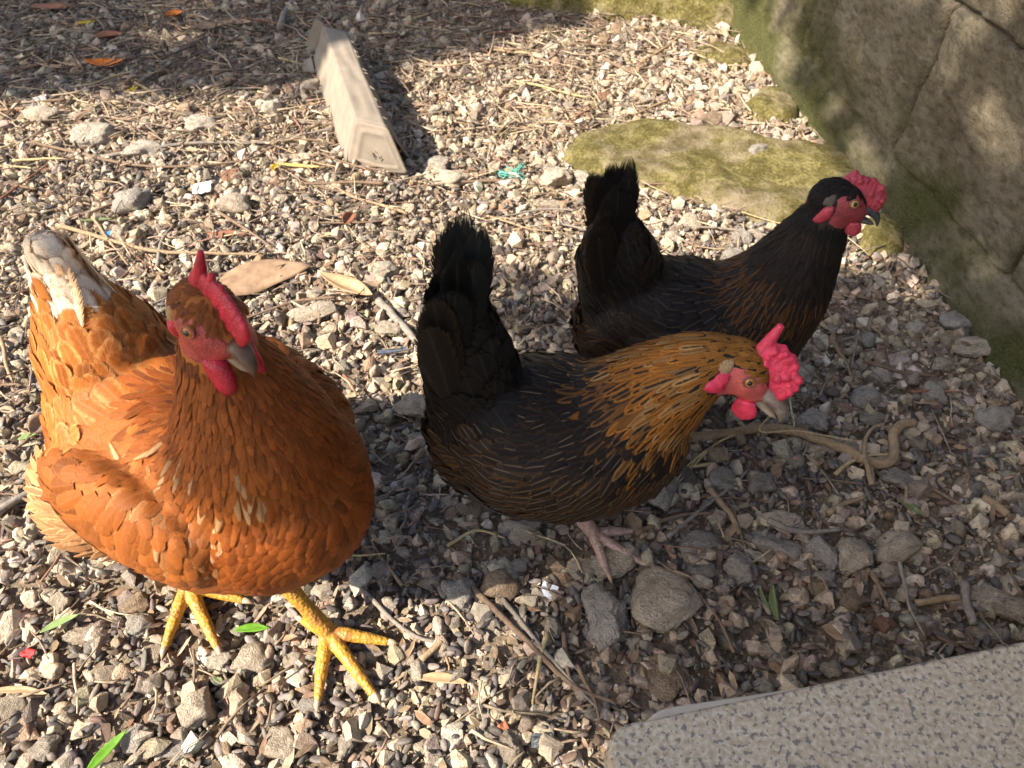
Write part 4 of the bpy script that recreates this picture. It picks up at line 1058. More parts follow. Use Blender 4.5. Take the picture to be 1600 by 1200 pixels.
        for k in range(10):
            s = k/9; top = 0.008+sp['rose_h']*math.sin(0.35+1.9*s)
            cp.append(ellipsoid(hp(0.036-0.036*s, 0, 0.004+top*0.45), (0.0055*hs, 0.0068*hs, (0.004+top*0.45)*hs), RH, 14, 9))
        sk_ = sp['spike']; cp.append(tube([hp(0.002, 0, 0.014), hp(sk_[0]*0.5, 0, sk_[1]*0.75), hp(sk_[0], 0, sk_[1])], [0.0065*hs, 0.0045*hs, 0.0026*hs], 10))
    link('comb', remesh(*merge(cp), 0.0009, 3, 0.5), dred, hen)
    # legs
    for sx, (fx, fy, toe_yaw) in zip((1, -1), sp['feet']):
        an = Vector((fx, fy, 0.017)); hk = Vector((fx*0.72-0.012, fy*0.93, sp['hock'])); kn_ = Vector((fx*0.35+0.02, fy*0.9, sp['hock']+0.06))
        lp = [tube([kn_, hk, hk.lerp(an, 0.5), an], [0.013*S, 0.0088*S, 0.0070*S, 0.0088*S], 12)]
        tips = []
        for ang, L in ((0.0, 0.072), (0.72, 0.056), (-0.72, 0.058), (math.pi+0.35*sx, 0.030)):
            t = toe_yaw+ang; dv = Vector((math.cos(t), math.sin(t), 0)); L *= S*sp.get('toe', 1)
            p0 = an+dv*0.004+Vector((0, 0, -0.004)); p1 = an+dv*L*0.33+Vector((0, 0, -0.004)); p2 = an+dv*L*0.66+Vector((0, 0, -0.007)); p3 = an+dv*L+Vector((0, 0, -0.0105))
            lp.append(tube([p0, p1, p2, p3], [0.0072*S, 0.0064*S, 0.0054*S, 0.0036*S], 10)); lp.append(ellipsoid(p1, (0.0068*S,)*3, None, 10, 7)); lp.append(ellipsoid(p2, (0.0058*S,)*3, None, 10, 7))
            tips.append((p3, dv))
        leg = link('leg', remesh(*merge(lp), 0.0016, 3, 0.5), sp['leg'], hen)
        for p3, dv in tips:
            link('claw', mesh_np('claw', *tube([p3-dv*0.003, p3+dv*0.005+Vector((0, 0, 0.0006)), p3+dv*0.012+Vector((0, 0, -0.004))], [0.0034*S, 0.0026*S, 0.0004], 8)), sp['claw'], leg)
    return hen

def mkskin(tagname, skin, comb):
    return dict(skin=skin_material('face_'+tagname, skin, 700, 0.0006, 0.5), comb_mat=skin_material('comb_'+tagname, comb, 520, 0.0005, 0.48))
M_IRIS = simple_mat('amber_iris', (0.52, 0.20, 0.03), 0.12, 0.3, 300, 0, 0.6); M_IRIS2 = simple_mat('yellow_iris', (0.50, 0.32, 0.09), 0.12, 0.3, 300, 0, 0.6)
M_PUPIL = simple_mat('pupil', (0.006, 0.005, 0.005), 0.05, 0.1, 50, 0, 0.8)
M_CLAW = simple_mat('horn_claw', (0.50, 0.36, 0.24), 0.4, 0.3, 60, 0.0002)
COMMON = dict(pupil=M_PUPIL, claw=M_CLAW)

# ---- the orange hen
OR = (0.42, 0.125, 0.020); ORL = (0.58, 0.25, 0.075); RUST = (0.30, 0.070, 0.010); CREAM = (0.78, 0.66, 0.50)
def region_orange(p, neck, tail, head, rng):
    if head: return dict(part='head_plumage', L=0.010, W=0.0045, sp=0.0030, A=(0.24, 0.065, 0.013), B=(0.34, 0.11, 0.025), th=0.7, shaft=0.1, pt=0.6, l1=0.0012, segs=4, cols=3, mess=0.15)
    if neck >= 0:
        a = RUST if p.y > -0.015 else (0.37, 0.10, 0.016)  # sunlit side of the neck painted lighter
        if p.y < -0.03 and neck < 0.45 and rng.random() < 0.10: return dict(part='shoulder_slashes', L=0.036, W=0.0070, sp=0.0054, A=(0.58, 0.34, 0.16), B=(0.46, 0.19, 0.055), th=0.55, shaft=0.05, pt=0.8, l1=0.003, mess=0.15)
        return dict(part='neck_hackle', L=0.034-0.018*neck, W=0.0085-0.004*neck, sp=0.0054-0.0024*neck, A=a, B=(0.38, 0.115, 0.020), th=0.7, shaft=0.08, pt=0.8, l1=0.0025, segs=6, cols=3, mess=0.10, drift=(0, 0, -0.2))
    if tail:
        w = p.z > 0.266+0.004*rng.normal()
        return dict(part='tail_coverts', L=0.05 if not w else (0.045 if p.z < 0.285 else 0.026), W=0.024 if not w else 0.019, sp=0.011, A=OR if not w else CREAM, B=ORL if not w else (0.56, 0.32, 0.15), th=0.62 if not w else 0.80, shaft=0.2, pt=0.2, l1=0.006, mess=0.12)
    side = abs(p.y); 
    if side > 0.052 and -0.10 < p.x < 0.075 and 0.135 < p.z < 0.235:
        k = rng.random()
        if p.x > 0.0 and p.z > 0.190 and k < 0.22: return dict(part='shoulder_slashes', L=0.036, W=0.0100, sp=0.0070, A=(0.42, 0.16, 0.045), B=(0.62, 0.38, 0.20), th=0.78, shaft=0.1, pt=0.6, l0=0.001, l1=0.002, mess=0.2, drift=(0, 0, -0.7))
        return dict(part='wing_feather' if p.y < 0 else 'wing_plumage', L=0.040 if p.x < 0.03 else 0.03, W=0.019 if p.x < 0.03 else 0.013, sp=0.0112 if p.x < 0.03 else 0.008, A=(0.34, 0.10, 0.018), B=(0.42, 0.155, 0.040), th=0.88, shaft=0.10, pt=0.15, l0=0.0015, l1=0.0028, mess=0.10, drift=(0, 0, -0.15))
    if p.x < -0.04 and p.z < 0.150:
        return dict(part='rear_fluff', L=0.042, W=0.010, sp=0.0056, A=(0.54, 0.26, 0.105), B=(0.66, 0.38, 0.18), th=0.6, shaft=0.02, pt=0.8, l1=0.010, mess=0.30, cols=3, drift=(-0.1, 0, -0.45))
    if p.x < 0.04 and p.z > 0.18:
        k = rng.random()
        return dict(part='back_plumage', L=0.034, W=0.015, sp=0.0066, A=OR, B=(0.54, 0.26, 0.095) if k < 0.12 else (0.46, 0.165, 0.036), th=0.85, shaft=0.06, pt=0.35, l1=0.0020, mess=0.12)
    k = rng.random(); wl = 0.45 if (0.0 < p.x < 0.09 and p.y < -0.030 and 0.178 < p.z < 0.25) else 0.0
    if k < wl*0.7: return dict(part='shoulder_slashes', L=0.032, W=0.0090, sp=0.0058, A=(0.48, 0.23, 0.085), B=(0.64, 0.42, 0.24), th=0.6, shaft=0.1, pt=0.7, l0=0.0006, l1=0.002, mess=0.2, drift=(-0.1, 0, -0.75))
    if p.z < 0.10: return dict(part='breast_plumage', L=0.034, W=0.012, sp=0.0062, A=(0.38, 0.12, 0.023), B=(0.46, 0.17, 0.045), th=0.7, shaft=0.05, pt=0.55, l1=0.005, mess=0.22, drift=(-0.2, 0, -0.5))
    return dict(part='breast_plumage', L=0.030, W=0.012, sp=0.0058, A=(0.33, 0.082, 0.012), B=(0.39, 0.115, 0.020), th=0.8, shaft=0.05, pt=0.45, l1=0.0020, mess=0.12, drift=(-0.1, 0, -0.75))
build_hen('hen', 'orange brown hen with yellow feet and creamy tail tip, stepping forward', (-0.296, 0.452, 0.006), rad(-30), dict(
    COMMON, seed=1, size=1.22, under='orange',
    body=[(-0.150, 0.185, 0.02, 0.03, 0.03), (-0.128, 0.178, 0.058, 0.062, 0.070), (-0.07, 0.165, 0.088, 0.082, 0.088), (-0.01, 0.158, 0.098, 0.085, 0.085), (0.045, 0.158, 0.094, 0.082, 0.080), (0.095, 0.165, 0.072, 0.068, 0.068), (0.128, 0.172, 0.040, 0.040, 0.040), (0.140, 0.174, 0.015, 0.015, 0.015)],
    neck=[((0.040, 0.0, 0.180), 0.080), ((0.058, 0.002, 0.225), 0.063), ((0.058, 0.005, 0.265), 0.044), ((0.053, 0.007, 0.300), 0.029), ((0.051, 0.008, 0.325), 0.021)],
    head=(0.053, 0.008, 0.338), head_dir=(rad(-12), rad(-18), rad(-12)), head_size=1.28,
    lumps=[((-0.105, -0.034, 0.106), (0.066, 0.068, 0.060)), ((-0.105, 0.034, 0.106), (0.066, 0.068, 0.060)), ((-0.01, 0.078, 0.175), (0.088, 0.026, 0.052)), ((-0.01, -0.078, 0.175), (0.088, 0.026, 0.052))],
    tail=((-0.095, 0.003, 0.205), (-0.122, 0.014, 0.338)), tail_core=(0.056, 0.060), core_len=0.66, tail_n=6, tail_fan=(0.04, -0.16), tail_open=-0.05, converge=True, tail_w=0.034, tail_th=0.55,
    tailA=lambda k: (0.80, 0.70, 0.55), tailB=lambda k: (0.66, 0.42, 0.22) if k > 0.5 else (0.80, 0.72, 0.6),
    region=region_orange, belly_min=0.07, hock=0.085, feet=[(0.129, -0.0375, rad(-18)), (-0.046, -0.074, rad(-24))], toe=1.0,
    quills=[(-0.02, 0.150, 0.11, 0.020, 0.12), (-0.03, 0.142, 0.11, 0.018, 0.08), (-0.03, 0.160, 0.115, 0.020, 0.10), (-0.01, 0.134, 0.10, 0.016, 0.02)], quillA=(0.40, 0.13, 0.025), quillB=(0.62, 0.33, 0.13),
    wattle=1.55, wattle_t=0.0065, comb='single', comb_lean=0.0, comb_pts=[(0.030, 0.020, 0.0045, 0), (0.024, 0.026, 0.0045, 0), (0.017, 0.031, 0.005, 0), (0.009, 0.034, 0.005, 0), (0.000, 0.036, 0.005, 0), (-0.011, 0.044, 0.005, 0)],
    iris=simple_mat('orange_iris', (0.50, 0.16, 0.02), 0.1, 0.3, 300, 0, 0.6), lid=simple_mat('orange_lid', (0.30, 0.09, 0.04), 0.5, 0.2, 200, 0.0003), tuft_mat=simple_mat('ear_tuft_orange', (0.42, 0.24, 0.10), 0.8, 0.3, 400, 0.001),
    beak=simple_mat('beak_horn', (0.13, 0.075, 0.045), 0.35, 0.35, 90, 0.0003), beak2=simple_mat('beak_horn_low', (0.26, 0.18, 0.10), 0.4, 0.2, 90, 0.0003),
    leg=leg_material('yellow_leg', (0.55, 0.30, 0.035), (0.46, 0.20, 0.05)), **mkskin('orange', (0.42, 0.06, 0.045), (0.50, 0.018, 0.035))))

# ---- the gold laced hen, neck stretched out to peck
def region_laced(p, neck, tail, head, rng):
    GOLD = (0.43, 0.165, 0.026)
    if head: return dict(part='head_plumage', L=0.010, W=0.0045, sp=0.0030, A=(0.34, 0.14, 0.025), B=(0.42, 0.19, 0.035), th=0.6, shaft=0.1, pt=0.6, l1=0.0012, segs=4, cols=3, mess=0.15)
    if neck >= 0:
        low = p.z < 0.20
        if low and neck > 0.3: return dict(part='throat_plumage', L=0.024, W=0.008, sp=0.0052, A=(0.22, 0.065, 0.012), B=(0.42, 0.15, 0.022), th=0.45, shaft=0.1, pt=0.6, l1=0.003, cols=3, mess=0.12)
        k = min(1, max(0, neck))
        return dict(part='neck_hackle', L=0.056-0.036*k, W=0.0115-0.0055*k, sp=0.0078-0.0042*k, A=(0.014, 0.011, 0.009) if (k < 0.80 and rng.random() < 0.95-0.80*k) else (0.25, 0.095, 0.016), B=(0.20, 0.085, 0.022) if (k < 0.42 and rng.random() < 0.6) else ((0.42, 0.23, 0.08) if rng.random() < 0.3 else GOLD), th=0.40-0.2*k, shaft=0.03, pt=0.8, l1=0.003, segs=7, cols=5, mess=0.10, drift=(0, 0, -0.12))
    if tail: return dict(part='tail_coverts', L=0.055, W=0.026, sp=0.011, A=(0.010, 0.009, 0.008), B=(0.030, 0.020, 0.012), th=0.8, shaft=0.06, pt=0.25, l1=0.006, mess=0.14)
    if abs(p.y) > 0.05 and -0.09 < p.x < 0.06 and 0.115 < p.z < 0.205:
        return dict(part='wing_feather' if p.y < 0 else 'wing_plumage', L=0.036, W=0.018, sp=0.0100, A=(0.028, 0.019, 0.013), B=(0.135, 0.068, 0.022), th=0.72, shaft=0.40, pt=0.25, l0=0.002, l1=0.004, mess=0.12, drift=(0, 0, -0.12))
    if p.x < -0.05 and p.z < 0.165: return dict(part='rear_fluff', L=0.034, W=0.012, sp=0.0070, A=(0.036, 0.022, 0.013), B=(0.19, 0.092, 0.030), th=0.66, shaft=0.15, pt=0.6, l1=0.008, mess=0.25, cols=3, drift=(-0.1, 0, -0.4))
    if p.z > 0.185: return dict(part='back_plumage', L=0.034, W=0.017, sp=0.0082, A=(0.020, 0.014, 0.011), B=(0.075, 0.042, 0.019), th=0.74, shaft=0.48 if rng.random() < 0.5 else 0.06, pt=0.35, l1=0.0035, mess=0.13)
    return dict(part='breast_plumage', L=0.026, W=0.015, sp=0.0078, A=(0.055, 0.031, 0.016), B=(0.25, 0.125, 0.038), th=0.72, shaft=0.35, pt=0.3, l1=0.004, mess=0.15, drift=(-0.2, 0, -0.5))
DARKBODY = [(-0.135, 0.195, 0.02, 0.03, 0.03), (-0.118, 0.185, 0.052, 0.060, 0.062), (-0.07, 0.170, 0.080, 0.080, 0.084), (-0.01, 0.160, 0.090, 0.080, 0.080), (0.045, 0.160, 0.085, 0.076, 0.076), (0.09, 0.168, 0.064, 0.062, 0.062), (0.120, 0.176, 0.035, 0.035, 0.035), (0.130, 0.178, 0.014, 0.014, 0.014)]
M_PINKLEG = leg_material('pale_leg', (0.52, 0.36, 0.31), (0.40, 0.27, 0.22))
build_hen('hen', 'black hen with gold laced neck and knobbly pink comb, bending to peck', (0.058, 0.512, 0.006), rad(-4), dict(
    COMMON, seed=2, size=1.0, under='dark', body=DARKBODY,
    neck=[((0.046, 0.004, 0.180), 0.070), ((0.082, 0.008, 0.220), 0.055), ((0.114, 0.011, 0.254), 0.041), ((0.138, 0.012, 0.272), 0.031), ((0.155, 0.010, 0.276), 0.024)],
    head=(0.166, 0.008, 0.273), head_dir=(rad(-30), rad(-30), rad(-20)), head_size=1.28, beak_len=1.35, beak_w=1.25,
    lumps=[((-0.085, 0, 0.135), (0.055, 0.058, 0.052)), ((-0.012, 0.070, 0.165), (0.080, 0.024, 0.046)), ((-0.012, -0.070, 0.165), (0.080, 0.024, 0.046))],
    tail=((-0.095, 0, 0.225), (-0.112, 0, 0.415)), tail_core=(0.034, 0.048), tail_n=12, tail_fan=(0.22, -0.02), tail_open=0.20, tail_back=0.010, tail_w=0.036, tail_th=0.85, tail_shaft=0.06,
    tailA=lambda k: (0.010, 0.012, 0.012) if k < 0.75 else (0.022, 0.017, 0.013), tailB=lambda k: (0.02, 0.018, 0.014) if k < 0.75 else (0.07, 0.045, 0.025),
    region=region_laced, belly_min=0.062, hock=0.080, feet=[(0.030, 0.055, rad(4)), (0.042, -0.030, rad(-28))], toe=0.92,
    quills=[(-0.03, 0.128, 0.075, 0.018, 0.02), (-0.04, 0.136, 0.075, 0.018, 0.05)], quillA=(0.05, 0.05, 0.05), quillB=(0.09, 0.08, 0.07),
    comb='rose', rose_n=70, rose_h=0.024, spike=(-0.006, 0.046), wattle=1.05,
    iris=M_IRIS, lid=simple_mat('gold_lid', (0.20, 0.09, 0.05), 0.5, 0.2, 200, 0.0003), tuft_mat=simple_mat('ear_tuft_tan', (0.40, 0.25, 0.13), 0.8, 0.3, 400, 0.001),
    beak=simple_mat('beak_slate', (0.22, 0.17, 0.13), 0.35, 0.5, 120, 0.0003), beak2=simple_mat('beak_tan', (0.42, 0.32, 0.22), 0.4, 0.25, 90, 0.0003),
    leg=M_PINKLEG, **mkskin('pink', (0.62, 0.12, 0.10), (0.74, 0.045, 0.095))))

# ---- the far dark hen with her neck up
def region_dark(p, neck, tail, head, rng):
    if head: return dict(part='head_plumage', L=0.010, W=0.0045, sp=0.0030, A=(0.010, 0.008, 0.007), B=(0.018, 0.013, 0.010), th=0.7, shaft=0.05, pt=0.6, l1=0.0012, segs=4, cols=3, mess=0.15)
    if neck >= 0:
        k = min(1, max(0, neck)); front = p.x > 0.125+0.05*k
        B = (0.15, 0.064, 0.018) if k < 0.55 else (0.035, 0.02, 0.012)
        if front: B = (0.20, 0.055, 0.012)
        return dict(part='neck_hackle', L=0.050-0.028*k, W=0.0110-0.0055*k, sp=0.0076-0.0040*k, A=(0.012, 0.009, 0.008) if (not front and rng.random() < 0.85) else ((0.07, 0.021, 0.008) if front else tuple(x*0.5 for x in B)), B=B, th=0.58 if not front else 0.45, shaft=0.05, pt=0.8, l1=0.003, segs=7, cols=5, mess=0.10, drift=(0, 0, -0.15))
    if tail: return dict(part='tail_coverts', L=0.05, W=0.026, sp=0.011, A=(0.014, 0.011, 0.009), B=(0.045, 0.026, 0.014), th=0.75, shaft=0.08, pt=0.25, l1=0.006, mess=0.14)
    if abs(p.y) > 0.05 and -0.09 < p.x < 0.06 and 0.115 < p.z < 0.205:
        return dict(part='wing_feather' if p.y < 0 else 'wing_plumage', L=0.036, W=0.020, sp=0.0105, A=(0.026, 0.018, 0.013), B=(0.070, 0.040, 0.020), th=0.7, shaft=0.12, pt=0.25, l0=0.002, l1=0.004, mess=0.12, drift=(0, 0, -0.12))
    if p.x < -0.05 and p.z < 0.165: return dict(part='rear_fluff', L=0.036, W=0.013, sp=0.0075, A=(0.034, 0.021, 0.013), B=(0.085, 0.045, 0.020), th=0.6, shaft=0.1, pt=0.6, l1=0.009, mess=0.25, cols=3, drift=(-0.1, 0, -0.4))
    if p.z > 0.185: return dict(part='back_plumage', L=0.036, W=0.018, sp=0.0088, A=(0.016, 0.014, 0.013), B=(0.040, 0.028, 0.019), th=0.78, shaft=0.2, pt=0.35, l1=0.0035, mess=0.13)
    return dict(part='breast_plumage', L=0.026, W=0.014, sp=0.0080, A=(0.024, 0.015, 0.010), B=(0.13, 0.058, 0.017), th=0.74, shaft=0.2, pt=0.4, l1=0.004, mess=0.15, drift=(-0.15, 0, -0.8))
build_hen('hen', 'dark brown black hen standing upright in front of the flat mossy rock', (0.232, 0.692, 0.004), rad(-3), dict(
    COMMON, seed=3, size=1.0, under='dark', body=DARKBODY,
    neck=[((0.060, 0, 0.180), 0.074), ((0.084, 0, 0.222), 0.060), ((0.096, 0, 0.262), 0.046), ((0.106, 0, 0.304), 0.033), ((0.109, -0.001, 0.334), 0.025)],
    head=(0.116, -0.002, 0.350), head_dir=(rad(-8), rad(-14), rad(-20)), head_size=1.14,
    lumps=[((-0.085, 0, 0.130), (0.055, 0.058, 0.052)), ((-0.012, 0.070, 0.165), (0.080, 0.024, 0.046)), ((-0.012, -0.070, 0.165), (0.080, 0.024, 0.046))],
    tail=((-0.095, 0, 0.220), (-0.130, 0, 0.365)), tail_core=(0.036, 0.050), tail_n=11, tail_fan=(0.24, -0.04), tail_open=0.14, tail_back=0.012, tail_w=0.034, tail_th=0.85, tail_shaft=0.06,
    tailA=lambda k: (0.012, 0.011, 0.010) if k < 0.7 else (0.025, 0.018, 0.013), tailB=lambda k: (0.022, 0.016, 0.012) if k < 0.7 else (0.05, 0.032, 0.02),
    region=region_dark, belly_min=0.062, hock=0.080, feet=[(-0.045, 0.045, rad(6)), (-0.040, -0.045, rad(-4))], toe=0.92,
    quills=[(-0.03, 0.128, 0.075, 0.018, 0.02)], quillA=(0.03, 0.025, 0.02), quillB=(0.06, 0.045, 0.03),
    comb='rose', rose_n=40, rose_h=0.016, spike=(0.004, 0.031), wattle=0.8,
    iris=M_IRIS2, lid=simple_mat('dark_lid', (0.22, 0.10, 0.05), 0.5, 0.2, 200, 0.0003), tuft_mat=simple_mat('ear_tuft_dark', (0.09, 0.075, 0.06), 0.8, 0.3, 400, 0.001),
    beak=simple_mat('beak_black', (0.055, 0.055, 0.06), 0.35, 0.5, 120, 0.0003), beak2=simple_mat('beak_black_low', (0.14, 0.12, 0.10), 0.4, 0.25, 90, 0.0003),
    leg=M_PINKLEG, **mkskin('dark', (0.30, 0.045, 0.050), (0.40, 0.040, 0.060))))
# ------------------------------------------------------------------ single twigs, roots, leaves and scraps
def wood_mat(name, col):
    m, n, l, p = new_mat(name)
    co = N(n, 'ShaderNodeNewGeometry').outputs['Position']
    n1 = N(n, 'ShaderNodeTexNoise', Scale=170.0, Detail=6.0, Roughness=0.7); l.new(co, n1.inputs['Vector'])
    n2 = N(n, 'ShaderNodeTexNoise', Scale=600.0, Detail=3.0); l.new(co, n2.inputs['Vector'])
    r = ramp(n, [(0.3, tuple(x*0.55 for x in col)), (0.55, col), (0.75, tuple(x*1.3 for x in col))]); l.new(n1.outputs[0], r.inputs[0])
    l.new(r.outputs[0], p.inputs['Base Color']); p.inputs['Roughness'].default_value = 0.85; p.inputs['Specular IOR Level'].default_value = 0.2
    b1 = bump(n, l, None, n1.outputs[0], 0.0012); bump(n, l, p, n2.outputs[0], 0.0004, 1.0, b1)
    return m
WOOD = {'brown': wood_mat('brown_twig', (0.22, 0.15, 0.10)), 'tan': wood_mat('tan_twig', (0.34, 0.24, 0.145)), 'straw': wood_mat('straw', (0.52, 0.40, 0.21)), 'grey': wood_mat('grey_twig', (0.27, 0.23, 0.19)), 'red': wood_mat('reddish_twig', (0.30, 0.14, 0.085))}
def twig(pts, r, kind, label, group=None, z=None, lift=0.016, name='twig', cat='twig', taper=0.5, sides=7):
    """pts: ground points (Vector)"""
    q = smooth_poly([Vector((p.x, p.y, (p.z if p.z else 0)+gh(p.x, p.y)+lift)) for p in pts], 6)
    for i in range(len(q)): q[i] = q[i]+Vector((noise.noise(q[i]*40), noise.noise(q[i]*40+Vector((9, 0, 0))), 0.6*noise.noise(q[i]*40+Vector((0, 9, 0)))))*r*0.55
    n_ = len(q); rr = [r*(1-taper*i/(n_-1))*(1+0.10*noise.noise(q[i]*60)) for i in range(n_)]
    rr = [x*1.25 for x in rr]; c = q[0].copy(); V, F = tube([v-c for v in q], rr, sides)
    o = link(name, mesh_np(name, V, F), WOOD[kind]); o.location = c
    return tag(o, label, cat, group)
def pp(*uv): return [at(u, v) for u, v in uv]
twig(pp((210, 135), (265, 168), (330, 205), (405, 232), (470, 228)), 0.0030, 'tan', 'long straight tan twig slanting from the shade towards the carton')
twig(pp((165, 258), (300, 236), (420, 233), (470, 222), (525, 212)), 0.0032, 'grey', 'long grey twig lying level, its end under the carton corner')
twig(pp((58, 236), (130, 252), (215, 270), (300, 272), (390, 262), (430, 240)), 0.0028, 'brown', 'long bowed brown twig below the level grey twig')
twig(pp((95, 362), (160, 380), (240, 402), (330, 408), (420, 410)), 0.0036, 'tan', 'thick tan twig running from the hen tail to the dry leaf')
twig(pp((250, 425), (258, 388), (275, 365)), 0.0030, 'grey', 'short upright grey twig behind the orange hen head')
twig(pp((150, 350), (175, 385), (205, 425)), 0.0024, 'tan', 'thin tan twig crossing behind the orange hen back')
twig(pp((340, 340), (390, 372), (430, 400)), 0.0026, 'brown', 'brown twig just above the large dry leaf')
twig(pp((592, 482), (625, 512), (662, 556)), 0.0060, 'grey', 'thick grey stick beside the tail of the laced hen', taper=0.3)
twig(pp((716, 905), (770, 958), (830, 1020), (890, 1078), (960, 1110)), 0.0034, 'brown', 'long brown twig running down to the granite slab corner')
twig(pp((785, 945), (835, 1010), (880, 1062), (935, 1120)), 0.0024, 'grey', 'thin grey twig lying along the long brown twig')
twig(pp((880, 1000), (885, 1050), (892, 1085)), 0.0026, 'brown', 'short dark twig upright beside the granite slab')
twig(pp((900, 1050), (925, 1100), (935, 1135)), 0.0022, 'brown', 'short brown twig ending at the granite slab corner')
twig(pp((854, 1002), (842, 1050), (832, 1110)), 0.0030, 'straw', 'flat golden straw left of the granite slab', taper=0.7)
twig(pp((565, 925), (640, 995), (700, 1015)), 0.0026, 'grey', 'grey twig right of the yellow foot')
twig(pp((660, 1040), (695, 1008)), 0.0032, 'tan', 'short olive tan stalk right of the yellow foot', taper=0.2)
twig(pp((0, 818), (40, 790), (75, 772)), 0.0046, 'grey', 'grey stick poking out beside the fluffy rear', taper=0.2)
twig(pp((10, 540), (22, 590), (30, 610)), 0.0028, 'tan', 'bent tan twig left of the orange hen')
twig(pp((0, 330), (40, 300), (90, 262)), 0.0022, 'red', 'reddish twig at the left on the sunny gravel')
twig(pp((440, 55), (455, 20), (500, -5)), 0.0075, 'grey', 'bent grey branch in the shade behind the carton', taper=0.3)
twig(pp((0, 186), (60, 182), (120, 186)), 0.0035, 'tan', 'straight tan stick at the edge of the tree shade')
twig(pp((1000, 105), (1040, 85), (1080, 50)), 0.0035, 'tan', 'twig in front of the tall mossy boulder')
twig(pp((940, 100), (1000, 128), (1060, 132)), 0.0028, 'brown', 'brown twig behind the flat mossy rock')
twig(pp((1325, 215), (1360, 250), (1395, 295), (1425, 365), (1440, 392)), 0.0036, 'tan', 'bowed tan stem along the foot of the wall')
twig(pp((1395, 300), (1412, 340), (1415, 372)), 0.0020, 'tan', 'thin stalk forking off the bowed stem by the wall')
twig(pp((1040, 850), (1100, 800), (1140, 770), (1165, 745)), 0.0024, 'grey', 'grey stalk rising to the gnarled root')
twig(pp((990, 845), (1050, 818), (1110, 812)), 0.0028, 'brown', 'brown twig in front of the laced hen breast')
twig(pp((1195, 825), (1240, 842), (1310, 838)), 0.0036, 'grey', 'curved grey twig above the round stones')
twig(pp((1288, 812), (1320, 795), (1345, 788)), 0.0034, 'tan', 'short tan stick right of the gnarled root curl')
twig(pp((1392, 752), (1408, 775), (1406, 798)), 0.0024, 'tan', 'crooked tan twig beside the small olive leaf')
twig(pp((1355, 905), (1370, 935), (1382, 960)), 0.0030, 'brown', 'brown twig below the round tan stones')
twig(pp((1420, 952), (1470, 946), (1490, 944)), 0.0034, 'tan', 'stubby tan stick near the far edge of the granite slab', taper=0.1)
twig(pp((1498, 920), (1503, 960), (1510, 985)), 0.0044, 'grey', 'grey stick lying across the stubby tan one', taper=0.2)
twig(pp((1525, 790), (1550, 802), (1566, 815)), 0.0050, 'tan', 'thick short tan piece of wood on the open gravel', taper=0.1)
twig(pp((1440, 770), (1490, 800), (1520, 812)), 0.0022, 'brown', 'thin brown twig pointing at the short piece of wood')
twig(pp((1110, 735), (1060, 742), (1010, 762)), 0.0020, 'straw', 'dry grass stem under the laced hen')
twig(pp((700, 860), (745, 838), (790, 850)), 0.0018, 'straw', 'pale straw below the laced hen tail')
twig(pp((1300, 545), (1320, 580), (1330, 605)), 0.0030, 'brown', 'dark twig beside the far hen breast')
twig(pp((1345, 570), (1400, 588), (1460, 596)), 0.0030, 'brown', 'brown stick on the shaded gravel near the wall')
twig(pp((1075, 700), (1100, 650), (1120, 622)), 0.0024, 'brown', 'dark twig under the pecking hen throat')
root = twig([at(1072, 694), at(1130, 686), at(1200, 678, 0.004), at(1262, 690, 0.004), at(1318, 712, 0.004), at(1362, 732, 0.003), at(1386, 728, 0.004), at(1393, 706, 0.006), at(1392, 688, 0.010), at(1402, 674, 0.012), at(1424, 668, 0.010)], 0.0058, 'tan', 'gnarled tan root with a hooked end in front of the pecking hen', name='root', cat='root', taper=0.1, sides=12, lift=0.013)
twig(pp((1352, 772), (1346, 742), (1342, 708), (1354, 684), (1374, 676)), 0.0032, 'tan', 'thin side root looping over the gnarled root', name='root', cat='root', lift=0.022)
twig(pp((1106, 772), (1128, 800), (1152, 842)), 0.0042, 'tan', 'split dry stalk standing among the grey stones', lift=0.014, taper=0.4)
for k in range(4):
    twig(pp((1150+8*k, 690-6*k), (1118-12*k, 704+8*k), (1085-14*k, 735+16*k)), 0.0012, 'straw', 'dry grass blade of the wisp beside the gnarled root', 'dry grass wisp by the root', lift=0.018, name='grass_blade', cat='grass blade')
twig(pp((1215, 650), (1180, 690), (1240, 690), (1330, 706)), 0.0014, 'straw', 'green tan grass stem lying on the gnarled root', lift=0.024, name='grass_blade', cat='grass blade')
tr_ = np.random.default_rng(21)
for k in range(95):
    far = k < 62
    x, y = scatter(1, tr_, 0.85 if far else 0.25, 2.2 if far else 0.9, 0.0)[0]
    a = tr_.uniform(-0.6, 0.6)+(math.pi if tr_.random() < .5 else 0) if far else tr_.uniform(0, 6.28)
    L = tr_.uniform(0.07, 0.20)*(1.15 if far else 0.5); p0 = Vector((x, y, 0)); P_ = [p0]
    for i in range(3): a += tr_.normal(0, 0.22); P_.append(P_[-1]+Vector((math.cos(a), math.sin(a), 0))*L/3)
    if any(p.x > wall_x(p.y)-0.08 for p in P_): continue
    kd = ['brown', 'tan', 'grey', 'red', 'straw'][tr_.choice(5, p=[.34, .26, .24, .08, .08])]
    adj = {'brown': 'brown', 'tan': 'tan', 'grey': 'grey', 'red': 'reddish', 'straw': 'straw coloured'}[kd]
    twig(P_, tr_.uniform(0.0012, 0.0028)*(1.1 if far else 0.9), kd, ('thin dry %s twig on the open gravel behind the hens' if far else 'short dry %s twig on the gravel around the hens') % adj, '%s twigs %s' % (adj, 'behind the hens' if far else 'around the hens'), lift=tr_.uniform(0.013, 0.019), sides=6)

